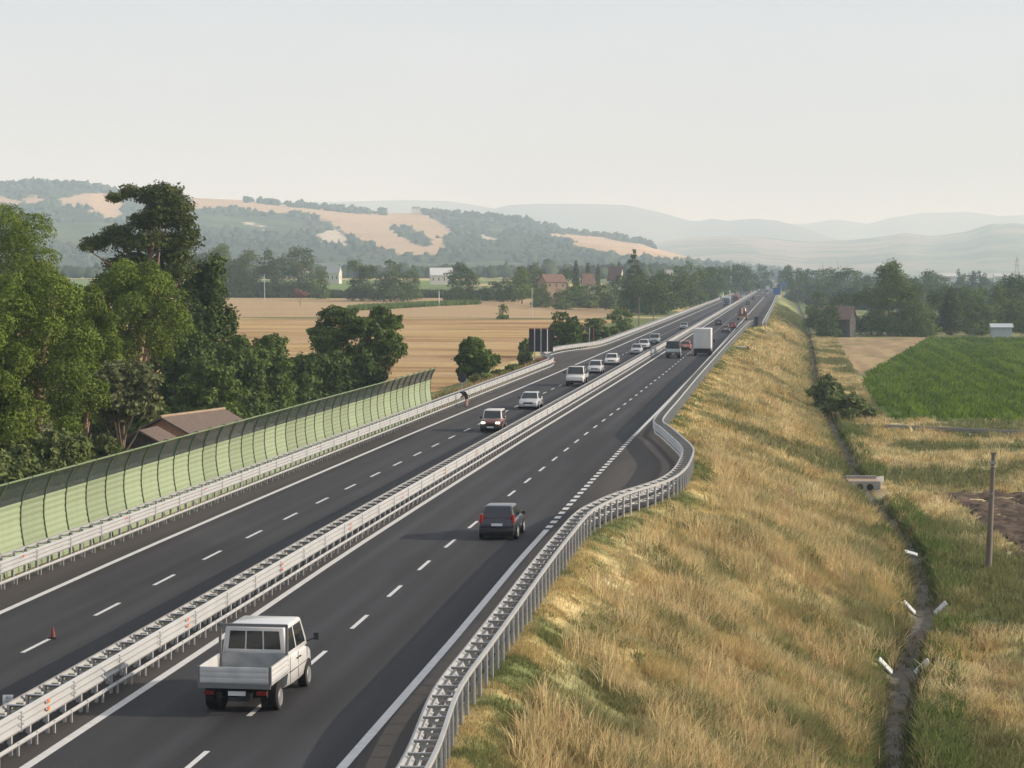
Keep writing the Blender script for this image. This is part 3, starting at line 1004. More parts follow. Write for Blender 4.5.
def car(kind, label, col, x, y, face=1, lights=False, roof=None, group='cars on the motorway', yaw=0.0, cat='car', name=None, light_front=None):
    L, W, Ht, belt, nose, rdeck, cbr, ctr, ctf, cbf = SPEC[kind]
    w = W / 2
    root = empty(name or {'hatch': 'hatchback_car', 'wagon': 'estate_car', 'sedan': 'sedan_car', 'suv': 'off_road_car', 'boxy': 'off_road_car', 'van': 'panel_van'}[kind],
                 (x, y, .006), (0 if face > 0 else math.pi) + yaw, label, cat, group)
    y0 = -L / 2
    body = MB()
    cb = y0 + cbf
    secs = [(y0, w * .86, .40, rdeck - .16), (y0 + .07, w * .94, .27, rdeck - .05), (y0 + .35, w * .985, .22, rdeck), (y0 + L * .35, w, .21, belt), (cb - .1, w, .21, belt - .02),
            (cb + .15, w * .99, .21, belt - .05), (L / 2 - .45, w * .97, .22, nose + .05), (L / 2 - .12, w * .91, .25, nose - .07), (L / 2, w * .80, .36, nose - .20)]
    body.loft([ring(a, half(ww, zb, zt)) for a, ww, zb, zt in secs])
    body.build('body', col, root, smooth=38)
    # cabin
    zb = belt - .06
    wb, wt = w * .93, w * .74 if kind not in ('boxy', 'suv', 'van') else w * .82
    A = [(-wb, y0 + cbr, zb), (wb, y0 + cbr, zb), (wb, cb, zb), (-wb, cb, zb)]
    T = [(-wt, y0 + ctr, Ht), (wt, y0 + ctr, Ht), (wt, y0 + ctf, Ht - .02), (-wt, y0 + ctf, Ht - .02)]
    c = MB()
    c.add(A + T, [(3, 2, 1, 0), (4, 5, 6, 7), (0, 1, 5, 4), (1, 2, 6, 5), (2, 3, 7, 6), (3, 0, 4, 7)])
    c.build('cabin', roof or col, root, smooth=60, bevel=.11 if kind in ('hatch', 'wagon', 'sedan') else .06, bseg=3)
    g = MB(); pane(g, (A[2], A[3], T[3], T[2]), .06, .94, .10, .90); g.build('windscreen', glass_m, root)
    g = MB(); pane(g, (A[0], A[1], T[1], T[0]), .07, .93, .18, .90); g.build('rear_window', glass_m, root)
    for s, q in ((1, (A[1], A[2], T[2], T[1])), (-1, (A[3], A[0], T[0], T[3]))):
        cuts = ((.06, .36), (.39, .66), (.69, .94)) if kind in ('wagon', 'suv', 'sedan') else ((.08, .46), (.50, .93))
        if kind == 'van': cuts = ((.70, .95),)
        for u0, u1 in cuts:
            if s < 0: u0, u1 = 1 - u1, 1 - u0
            g = MB(); pane(g, q, u0, u1, .16, .88); g.build('side_window', glass_m, root)
        MB().box((s * (w + .07), cb - .32, belt + .05), (.16, .09, .13)).build('mirror', trim_m, root, bevel=.02)
    # lower trim and bumpers
    MB().box((0, y0 + .02, .42), (W * .90, .14, .22)).build('rear_bumper', trim_m if kind in ('hatch', 'boxy', 'suv') else col, root, bevel=.04, bseg=2, smooth=40)
    MB().box((0, L / 2 - .03, .36), (W * .88, .16, .22)).build('front_bumper', trim_m if kind in ('boxy', 'suv') else col, root, bevel=.04, bseg=2, smooth=40)
    MB().box((0, L / 2 - .008, .56), (W * .46, .06, .14)).build('grille', trim_m, root, bevel=.015)
    MB().box((0, 0, .20), (W * .84, L * .9, .10)).build('underbody', under_m, root)
    r = .31 if kind not in ('suv', 'van', 'boxy') else .34
    for s in (-1, 1):
        for yy in (y0 + L * .19, L / 2 - L * .20):
            MB().cyl((s * (w - .16), yy, r + .03), (s * (w + .006), yy, r + .03), r + .05, 24).build('wheel_arch', under_m, root, smooth=40)
            wheel(root, s * (w - .085), yy, r, .20, s)
        MB().box((s * w * .68, L / 2 - .06, nose - .20), (W * .19, .16, .14)).build('headlight', lampon_m if lights else lampw_m, root, bevel=.03, bseg=2, smooth=40)
        if kind in ('hatch', 'wagon', 'suv', 'van'):
            MB().box((s * w * .84, y0 + .07, rdeck - .10 if kind != 'hatch' else rdeck - .02), (.15, .14, .40), ry=-s * .08).build('tail_light', lampr_m, root, bevel=.03)
        else:
            MB().box((s * w * .70, y0 + .03, rdeck - .22), (W * .20, .10, .15)).build('tail_light', lampr_m, root, bevel=.02)
    MB().box((0, y0 - .035 + (.0 if kind == 'hatch' else 0), .70 if kind in ('hatch', 'wagon', 'suv') else .56), (.50, .02, .115)).build('number_plate', plate_m, root)
    MB().box((0, L / 2 + .055, .40), (.50, .02, .115)).build('number_plate', plate_m, root)
    return root


def on_road(px, py):
    p = at(px, py, 0); return p[0], p[1]


silver = paint('silver', (.40, .41, .42)); white = paint('white', (.60, .60, .59)); dkblue = paint('midnight', (.018, .020, .032)); greyp = paint('grey', (.20, .21, .22))
red = paint('dark_red', (.22, .02, .02)); rust = paint('orange_red', (.13, .045, .034)); pink = paint('pinkish_red', (.50, .16, .15)); teal = paint('grey_green', (.22, .26, .26)); blackp = paint('black', (.02, .02, .022))
lsilver = paint('light_silver', (.46, .47, .48))


def rear_at(kind, px, py):
    """centre of a car whose rear touches the ground at this pixel"""
    X, Y = on_road(px, py); return X, Y + SPEC[kind][0] * .31


def front_at(kind, px, py):
    X, Y = on_road(px, py); return X, Y + SPEC[kind][0] * .31


# going away on the right
car('hatch', 'dark blue hatchback seen from behind on its own, nearest to the lay-by', dkblue, *rear_at('hatch', 499, 538.6))
car('hatch', 'pinkish red hatchback half hidden behind the small flatbed lorry', pink, *rear_at('hatch', 685.5, 350.5))
car('wagon', 'dark estate car in the overtaking lane just past the white box lorry', blackp, *rear_at('wagon', 718.5, 325.5))
car('hatch', 'grey hatchback behind the dark red car ahead of the white box lorry', greyp, *rear_at('hatch', 725.6, 332.5))
car('sedan', 'dark red car just ahead of the grey hatchback and behind the brown crane lorry', red, *rear_at('sedan', 732, 328.5))
car('wagon', 'dark estate car passing the brown crane lorry', blackp, *rear_at('wagon', 748, 305))
car('hatch', 'dark hatchback beside the median ahead of the crane lorry', dkblue, *rear_at('hatch', 753.3, 300))
car('sedan', 'pale grey car in the overtaking lane level with the blue sign', silver, *rear_at('sedan', 762.3, 293.5))
car('wagon', 'dark car in the slow lane between crane lorry and blue sign', greyp, *rear_at('wagon', 766.2, 297))
# coming on the left
car('boxy', 'small boxy brownish red off-roader with lit headlights coming first on the left', rust, *front_at('boxy', 491.5, 432), -1, True, roof=paint('pale_roof', (.55, .52, .48)))
car('sedan', 'silver saloon following the brownish red off-roader', silver, *front_at('sedan', 529, 409), -1)
car('wagon', 'silver grey car tailing the white flatbed van', lsilver, *front_at('wagon', 594.8, 373.3), -1)
car('sedan', 'white saloon alone between two silver cars in the oncoming queue', white, *front_at('sedan', 611.3, 364.8), -1)
car('hatch', 'silver hatchback leading the cluster of three oncoming cars', silver, *front_at('hatch', 636.3, 354.3), -1)
car('wagon', 'pale silver estate in the middle of the cluster of three oncoming cars', lsilver, *front_at('wagon', 643.5, 349), -1)
car('suv', 'grey green off-roader last in the cluster of three oncoming cars', teal, *front_at('suv', 654.3, 344.3), -1)
car('hatch', 'dark silver hatchback coming alone between the off-roader and the lorries', greyp, *front_at('hatch', 683.8, 329.3), -1)
car('sedan', 'white car with pale bonnet coming behind the red lorry', white, *front_at('sedan', 743.5, 297.5), -1)
car('hatch', 'red hatchback coming behind the white car far up the left carriageway', red, *front_at('hatch', 748, 294.3), -1)
car('van', 'white van coming far up the left carriageway near the short noise barrier', white, *front_at('van', 753.2, 291.3), -1, cat='van')
car('sedan', 'silver car furthest but two in the oncoming stream', silver, *front_at('sedan', 758.5, 287.5), -1)
car('suv', 'dark off-roader furthest but one in the oncoming stream', greyp, *front_at('suv', 760.5, 285.6), -1)
car('van', 'pale van at the far end of the oncoming stream', white, *front_at('van', 764, 283.4), -1, cat='van')

for kind, px, py, c, l in [('hatch', 758.2, 297.2, silver, 'pale small car between the dark hatchback and the dark slow lane car'), ('wagon', 763.8, 291.2, greyp, 'grey car just behind the whitish lilac lorry'),
                          ('sedan', 766, 288.6, dkblue, 'dark car in the overtaking lane past the whitish lilac lorry'), ('hatch', 768.6, 284.8, red, 'red car far ahead beyond the blue signs'),
                          ('sedan', 770, 281.8, silver, 'silver speck of a car almost where the right carriageway vanishes')]:
    car(kind, l, c, *rear_at(kind, px, py))
for kind, px, py, c, l in [('sedan', 750.6, 292.6, silver, 'silver car coming between the red hatchback and the white van'), ('wagon', 755.8, 289.2, dkblue, 'dark estate car coming behind the white van far up the left'),
                          ('hatch', 762.2, 284.6, red, 'red car coming between the dark off-roader and the last pale van'), ('sedan', 766.2, 281.6, white, 'white speck of a car almost where the left carriageway vanishes'),
                          ('hatch', 739.6, 299.6, greyp, 'grey hatchback coming right behind the red lorry')]:
    car(kind, l, c, *front_at(kind, px, py), -1)

# ---- white pickup with drop-side bed
alu = mat('grey_dropside', (.42, .43, .43), rough=.55, metal=.1, col2=(.54, .55, .54), scale=2.5)
bedm = mat('worn_bed', (.16, .17, .18), rough=.7, col2=(.36, .37, .37), scale=2.2, contrast=.8)
framem = mat('dark_frame', (.14, .143, .148), rough=.6)


def pickup(label, X, Y, col, rz=0.0, face=1, roofm=None, cargo=None, group='flatbed lorries', tail=None, crew=False, nrear=3):
    root = empty('flatbed_lorry', (X, Y, .006), (0 if face > 0 else math.pi) + rz, label, 'flatbed lorry', group)
    W, L = 1.98, 5.25 if crew else 4.95
    y0 = -L / 2; w = W / 2
    # chassis
    MB().box((-.4, y0 + 1.9, .55), (.12, 3.9, .18)).box((.4, y0 + 1.9, .55), (.12, 3.9, .18)).box((0, y0 + .25, .58), (1.7, .10, .22)).build('chassis', under_m, root)
    # bed
    bl, bz = (2.05 if crew else 2.62), .86
    MB().box((0, y0 + bl / 2, bz), (W, bl, .08)).build('bed_floor', bedm, root)
    for s in (-1, 1):
        b = MB().box((s * (w - .02), y0 + bl / 2, bz + .25), (.035, bl - .06, .42))
        for k in range(3): b.box((s * (w + .002), y0 + bl / 2, bz + .12 + k * .13), (.03, bl - .1, .05))
        b.build('side_board', col, root)
        MB().box((s * (w - .01), y0 + .02, bz + .22), (.07, .07, .52)).build('corner_post', framem, root)
        MB().box((s * (w - .05), y0 + bl + .02, bz + .64), (.07, .07, 1.28)).build('headboard_post', framem, root)
    tg = MB().box((0, y0 + .0, bz + .25), (W - .10, .035, .42))
    for k in range(3): tg.box((0, y0 - .018, bz + .11 + k * .14), (W - .14, .03, .07))
    tg.build('tailgate', tail or alu, root)
    MB().box((0, y0 - .005, bz - .05), (W, .06, .12)).build('rear_sill', framem, root)
    MB().box((0, y0 + bl + .02, bz + 1.26), (W - .06, .07, .08)).build('headboard', framem, root)
    MB().box((0, y0 + bl + .02, bz + .27), (W - .14, .03, .46)).build('headboard_panel', bedm, root)
    # cab
    c0 = y0 + bl + .12; c1 = L / 2
    sec = []
    low = [(c0, w * .97, .38, 1.30), (c0 + .9, w, .34, 1.30), (c1 - .95, w, .34, 1.24), (c1 - .35, w * .97, .36, 1.10), (c1 - .06, w * .88, .42, .98), (c1, w * .80, .50, .85)]
    MB().loft([ring(a, half(ww, zb, zt)) for a, ww, zb, zt in low]).build('cab', col, root, smooth=38)
    wb, wt = w * .95, w * .84
    A = [(-wb, c0, 1.20), (wb, c0, 1.20), (wb, c1 - .55, 1.18), (-wb, c1 - .55, 1.18)]
    rl = 2.0 if crew else 1.15
    T = [(-wt, c0 + .05, 2.06), (wt, c0 + .05, 2.06), (wt, c0 + rl, 2.06), (-wt, c0 + rl, 2.06)]
    MB().add(A + T, [(3, 2, 1, 0), (4, 5, 6, 7), (0, 1, 5, 4), (1, 2, 6, 5), (2, 3, 7, 6), (3, 0, 4, 7)]).build('cab_roof', roofm or col, root, smooth=50, bevel=.07, bseg=2)
    g = MB(); pane(g, (A[2], A[3], T[3], T[2]), .05, .95, .10, .92); g.build('windscreen', glass_m, root)
    for k in range(nrear):
        a = .08 + k * (.84 / nrear)
        g = MB(); pane(g, (A[0], A[1], T[1], T[0]), a + .012, a + .84 / nrear - .012, .28, .86); g.build('rear_window', glass_m, root)
    for s, q in ((1, (A[1], A[2], T[2], T[1])), (-1, (A[3], A[0], T[0], T[3]))):
        for u0, u1 in (((.05, .40), (.46, .88)) if crew else ((.10, .34), (.40, .88))):
            if s < 0: u0, u1 = 1 - u1, 1 - u0
            g = MB(); pane(g, q, u0, u1, .18, .88); g.build('side_window', glass_m, root)
        dm = MB()
        for yy in ((c0 + .12, c0 + 1.08, c1 - .92) if crew else (c0 + .1, c1 - .92)):
            dm.box((s * (w - .004), yy, .86), (.012, .010, .74))
        dm.box((s * (w - .003), (c0 + c1 - .85) / 2, .80), (.012, c1 - c0 - 1.0, .02))
        for yy in ((c0 + .95, c0 + 1.25) if crew else (c0 + .2,)): dm.box((s * (w + .012), yy, 1.06), (.03, .16, .035))
        dm.build('door_trim', trim_m, root)
        b = MB().bar((s * w * .95, c1 - .75, 1.30), (s * (w + .22), c1 - .72, 1.42), .04).box((s * (w + .22), c1 - .70, 1.44), (.15, .06, .21))
        b.build('mirror', trim_m, root)
        for yy, dual in ((y0 + 1.05, 1), (c1 - .78, 0)):
            MB().cyl((s * (w - .24), yy, .42), (s * (w - .02 + .025 * (1 - dual)), yy, .42), .40, 24).build('mudguard', under_m, root, smooth=40)
            wheel(root, s * (w - .10), yy, .335, .22, s)
            if dual: wheel(root, s * (w - .36), yy, .335, .20, s)
        MB().box((s * .72, y0 + .12, .60), (.28, .06, .11)).build('tail_light', mat('dull_tail_light', (.16, .012, .01), rough=.4), root, bevel=.01)
        MB().box((s * .74, c1 - .05, .82), (.26, .10, .16)).build('headlight', lampw_m, root, bevel=.03)
    MB().box((.05, y0 + .08, .60), (.48, .03, .12)).build('number_plate', plate_m, root)
    MB().box((0, c1 - .02, .50), (W * .86, .16, .2)).build('front_bumper', trim_m, root, bevel=.04)
    if cargo: cargo(root, y0, bl, bz, W)
    return root


Xp, Yp = on_road(243, 709)
pickup('white flatbed lorry with empty grey drop-side bed, nearest vehicle', Xp + .05, Yp + 1.6, white, rz=R(-.6), crew=True)


def canvas_load(root, y0, bl, bz, W):
    MB().box((0, y0 + bl / 2 + .05, bz + .95), (W - .12, bl - .1, 1.1)).build('load_cover', mat('dark_canvas', (.035, .045, .05), rough=.9, col2=(.06, .07, .075), scale=2), root, bevel=.08, bseg=2, smooth=50)


X, Y = on_road(673.2, 358)
pickup('small flatbed lorry with pale tailgate and dark covered load', X, Y + 1.6, white, cargo=canvas_load, tail=paint('pale_teal', (.50, .58, .58)))


def pale_load(root, y0, bl, bz, W):
    MB().box((.1, y0 + bl / 2, bz + .45), (W - .3, bl - .3, .75)).build('crate', mat('pale_crate', (.50, .42, .36), rough=.8, col2=(.6, .5, .44), scale=4), root, bevel=.03)


X, Y = on_road(575.5, 386)
pickup('white flatbed van with pale load coming on the left behind the silver saloon', X, Y + 1.7, white, face=-1, cargo=pale_load)


# ---- lorries
def box_lorry(label, X, Y, boxm, cabm, face=1, L=8.2, Hh=3.95, W=2.5, cat='lorry', name='box_lorry', group='lorries on the motorway'):
    root = empty(name, (X, Y, .006), 0 if face > 0 else math.pi, label, cat, group)
    y0 = -L / 2; bl = L - 2.1
    MB().box((0, y0 + bl / 2, (1.08 + Hh) / 2), (W, bl, Hh - 1.08)).build('box', boxm, root, bevel=.05, bseg=2, smooth=50)
    for s in (-1, 1):
        MB().box((s * W * .245, y0 - .01, (1.12 + Hh) / 2), (W * .47, .04, Hh - 1.3)).build('rear_door', boxm, root)
        MB().box((s * .85, y0 + .12, .80), (.42, .10, .16)).build('tail_light', lampr_m, root)
        for yy in (y0 + 1.5, L / 2 - 1.35):
            wheel(root, s * (W / 2 - .16), yy, .48, .28, s)
        if L > 9: wheel(root, s * (W / 2 - .16), y0 + 2.6, .48, .28, s)
        MB().box((s * (W / 2 - .25), y0 + .75, .55), (.42, .02, .6)).build('mudflap', under_m, root)
    MB().box((0, y0 + .06, .74), (W * .96, .10, .62)).build('underrun_panel', under_m, root)
    MB().box((0, 0, .85), (1.0, L - .4, .30)).box((0, y0 + .1, .72), (W * .92, .12, .34)).build('chassis', under_m, root)
    c1 = L / 2; c0 = c1 - 1.95
    A = [(-W * .48, c0, .55), (W * .48, c0, .55), (W * .48, c1, .55), (-W * .48, c1, .55)]
    T = [(-W * .45, c0, 2.9), (W * .45, c0, 2.9), (W * .45, c1 - .35, 2.9), (-W * .45, c1 - .35, 2.9)]
    MB().add(A + T, [(3, 2, 1, 0), (4, 5, 6, 7), (0, 1, 5, 4), (1, 2, 6, 5), (2, 3, 7, 6), (3, 0, 4, 7)]).build('cab', cabm, root, bevel=.09, bseg=2, smooth=50)
    g = MB(); pane(g, (A[2], A[3], T[3], T[2]), .06, .94, .48, .86); g.build('windscreen', glass_m, root)
    for s, q in ((1, (A[1], A[2], T[2], T[1])), (-1, (A[3], A[0], T[0], T[3]))):
        u0, u1 = (.4, .88) if s > 0 else (.12, .6)
        g = MB(); pane(g, q, u0, u1, .52, .86); g.build('side_window', glass_m, root)
        MB().box((s * (W / 2 + .18), c1 - .2, 2.0), (.22, .1, .5)).build('mirror', trim_m, root)
        MB().box((s * W * .36, c1 - .02, .85), (.34, .12, .2)).build('headlight', lampw_m, root)
    MB().box((0, c1 + .0, .55), (W * .92, .2, .3)).build('front_bumper', trim_m, root)
    MB().box((0, c1 - .09, 1.25), (W * .6, .10, .35)).build('grille', trim_m, root)
    return root


X, Y = on_road(702.3, 356)
wbox = mat('white_lorry_box', (.48, .48, .48), rough=.5, col2=(.56, .56, .55), scale=1.2)
box_lorry('tall white box lorry seen from behind in the slow lane', X, Y + 3.4, wbox, white)
X, Y = on_road(726.8, 306)
box_lorry('bluish lorry with dark cab coming on the left past the trees', X, Y + 3.4, paint('pale_blue', (.45, .52, .58)), paint('slate_blue', (.10, .15, .21)), face=-1, Hh=3.4)
X, Y = on_road(735.3, 303)
box_lorry('red lorry coming in the inner lane beside the bluish lorry', X, Y + 3.4, paint('dull_red', (.25, .05, .05)), red, face=-1, Hh=3.2)
X, Y = on_road(767.6, 291.8)
box_lorry('whitish lilac lorry seen from behind just short of the blue sign', X, Y + 3.4, paint('lilac', (.52, .50, .55)), greyp)
X, Y = on_road(771.3, 287)
box_lorry('brown lorry far ahead beyond the blue sign', X, Y + 3.4, paint('brown', (.14, .09, .07)), greyp)
X, Y = on_road(772.5, 283.0)
box_lorry('white lorry furthest ahead on the right carriageway', X, Y + 3.4, wbox, white)

# ---- crane lorry
X, Y = on_road(742.2, 320)
cr = empty('crane_lorry', (X, Y + 3.6, .006), 0, 'brown and orange mobile crane lorry with a pale stripe and yellow bumper', 'crane lorry', 'lorries on the motorway')
crm = paint('crane_orange', (.23, .08, .045)); crd = paint('crane_brown', (.12, .055, .04))
MB().box((0, 0, 1.0), (2.5, 8.0, .55)).build('chassis', crd, cr, bevel=.05)
for s in (-1, 1):
    for yy in (-2.9, -1.5, 2.6): wheel(cr, s * 1.08, yy, .55, .36, s)
    MB().box((s * 1.02, -3.3, 1.75), (.42, 1.2, 1.0)).build('outrigger_box', crm, cr, bevel=.04)
    MB().box((s * .9, -4.02, .95), (.36, .08, .2)).build('tail_light', lampr_m, cr)
MB().box((0, -2.0, 2.35), (2.2, 2.6, 1.6), taper=.72).build('counterweight', crd, cr, bevel=.08)
MB().box((0, -3.34, 2.3), (.42, .06, 1.5), rx=-.2).build('stripe', mat('pale_stripe', (.62, .56, .50), rough=.6), cr)
MB().bar((0, -3.0, 3.25), (0, 4.6, 3.05), .62, .66).build('boom', crm, cr, bevel=.03)
MB().box((.75, .4, 2.25), (.85, 1.7, 1.6)).build('operator_cab', crm, cr, bevel=.08)
MB().box((0, 3.2, 1.85), (2.4, 1.7, 1.3)).build('driving_cab', crm, cr, bevel=.1)
MB().box((0, -4.06, .80), (2.3, .08, .34)).build('rear_bumper', mat('yellow_bumper', (.36, .24, .11), rough=.6), cr)

# ------------------------------------------------------------------ trees
bark = mat('bark', (.115, .085, .06), rough=.95, col2=(.20, .155, .115), scale=3, bump=.6, bscale=14)
barkp = mat('pine_bark', (.20, .12, .08), rough=.95, col2=(.33, .22, .16), scale=2.5, bump=.6, bscale=10)


def leaf_mat(name, a, b, sub=.18):
    return mat(name, a, rough=.7, spec=.15, col2=b, scale=.55, attr='Tint', sub=sub, contrast=.9)


L_STONE = leaf_mat('stone_pine_needles', (.072, .115, .014), (.135, .182, .026), .10)
L_PINE = leaf_mat('dark_pine_needles', (.046, .066, .018), (.095, .118, .032))
L_OAK = leaf_mat('oak_leaves', (.044, .073, .017), (.085, .128, .030))
L_MID = leaf_mat('green_leaves', (.070, .112, .024), (.125, .178, .042))
L_LIGHT = leaf_mat('light_leaves', (.085, .135, .025), (.14, .20, .045))
L_OLIVE = leaf_mat('olive_leaves', (.10, .12, .048), (.16, .18, .08))
L_BUSH = leaf_mat('bush_leaves', (.085, .115, .036), (.155, .19, .062))
L_RUST = leaf_mat('russet_leaves', (.16, .085, .05), (.22, .13, .08))


def leaves(name, lobes, n, size, m, seed, squash=1.0, shell=.55, up=.25, needle=False, jag=.3):
    """crown: n small leaf sprays spread through ellipsoid lobes (cx,cy,cz,rx,ry,rz)"""
    r = np.random.default_rng(seed)
    lobes = np.array(lobes, float)
    area = (lobes[:, 3] * lobes[:, 4] * lobes[:, 5]) ** (2 / 3)
    pk = r.choice(len(lobes), n, p=area / area.sum())
    d = r.normal(size=(n, 3)); d /= np.linalg.norm(d, axis=1)[:, None]
    d[:, 2] = np.where((d[:, 2] < -.3) & (r.random(n) < .6), -d[:, 2], d[:, 2])
    rad = shell + (1 - shell) * r.random(n) ** .6
    # lumpy surface with hollows
    ph = r.random((len(lobes), 3)) * 6.3
    lump = 1 + jag * (np.sin(d[:, 0] * 5 + ph[pk, 0]) * np.sin(d[:, 1] * 5.5 + ph[pk, 1]) + .6 * np.sin(d[:, 2] * 7 + ph[pk, 2]))
    P = lobes[pk, :3] + d * (rad * lump)[:, None] * lobes[pk, 3:]
    nrm = d * .9 + r.normal(size=(n, 3)) * .75; nrm[:, 2] += up
    nrm /= np.linalg.norm(nrm, axis=1)[:, None]
    a = np.cross(nrm, r.normal(size=(n, 3))); a /= np.linalg.norm(a, axis=1)[:, None] + 1e-9
    b = np.cross(nrm, a)
    s = size * (.55 + .9 * r.random(n))[:, None]
    asp = .55 if not needle else .5
    V = np.stack([P - a * s, P - b * s * asp + a * s * .1, P + a * s * (.9 + .3 * r.random((n, 1))), P + b * s * asp * (.7 + .6 * r.random((n, 1)))], 1)
    Fq = (np.arange(n) * 4)[:, None] + np.arange(4)[None]
    lt = .8 + .4 * r.random(len(lobes))
    t = lt[pk] * (.82 + .36 * r.random(n))
    c = np.repeat(np.stack([t * (.95 + .15 * r.random(n)), t, t * (.85 + .3 * r.random(n))], 1)[:, None], 4, 1).reshape(-1, 3)
    return quick_mesh(name, V.reshape(-1, 3), Fq, m, c)


def rand_lobes(r, n, cx, cy, cz, RX, RZ, rl, rz, top=.0):
    out = []
    for i in range(n):
        th = i * 2.4 + r.random() * .8; q = math.sqrt((i + .5) / n)
        ph = r.random() * 2 - 1
        out.append((cx + RX * q * math.cos(th), cy + RX * q * math.sin(th), cz + RZ * ph * math.sqrt(max(0, 1 - q * q * .75)) + top * (1 - q), rl * (.75 + .5 * r.random()), rl * (.75 + .5 * r.random()), rz * (.75 + .5 * r.random())))
    return out


def trunk_mesh(h, r0, limbs, m, lean=(0, 0), r1=.35, seed=0):
    r = np.random.default_rng(seed)
    b = MB()
    pts = []; rad = []
    for i in range(7):
        t = i / 6
        pts.append((lean[0] * t + (r.random() - .5) * r0 * .7 * (i > 0), lean[1] * t + (r.random() - .5) * r0 * .7 * (i > 0), -.4 + (h + .4) * t)); rad.append(r0 * (1.25 if i == 0 else 1 - (1 - r1) * t))
    b.tube(pts, rad, 9)
    for (x, y, z) in limbs:
        k = int(r.integers(2, 6)); p = Vector(pts[k]); e = Vector((x, y, max(z, p.z + .4)))
        mid = p.lerp(e, .5) + Vector((0, 0, -.08 * (e - p).length))
        b.tube([p, mid, e], [rad[k] * .6, rad[k] * .38, rad[k] * .12], 6)
    return b.mesh('trunk', m, smooth=50)


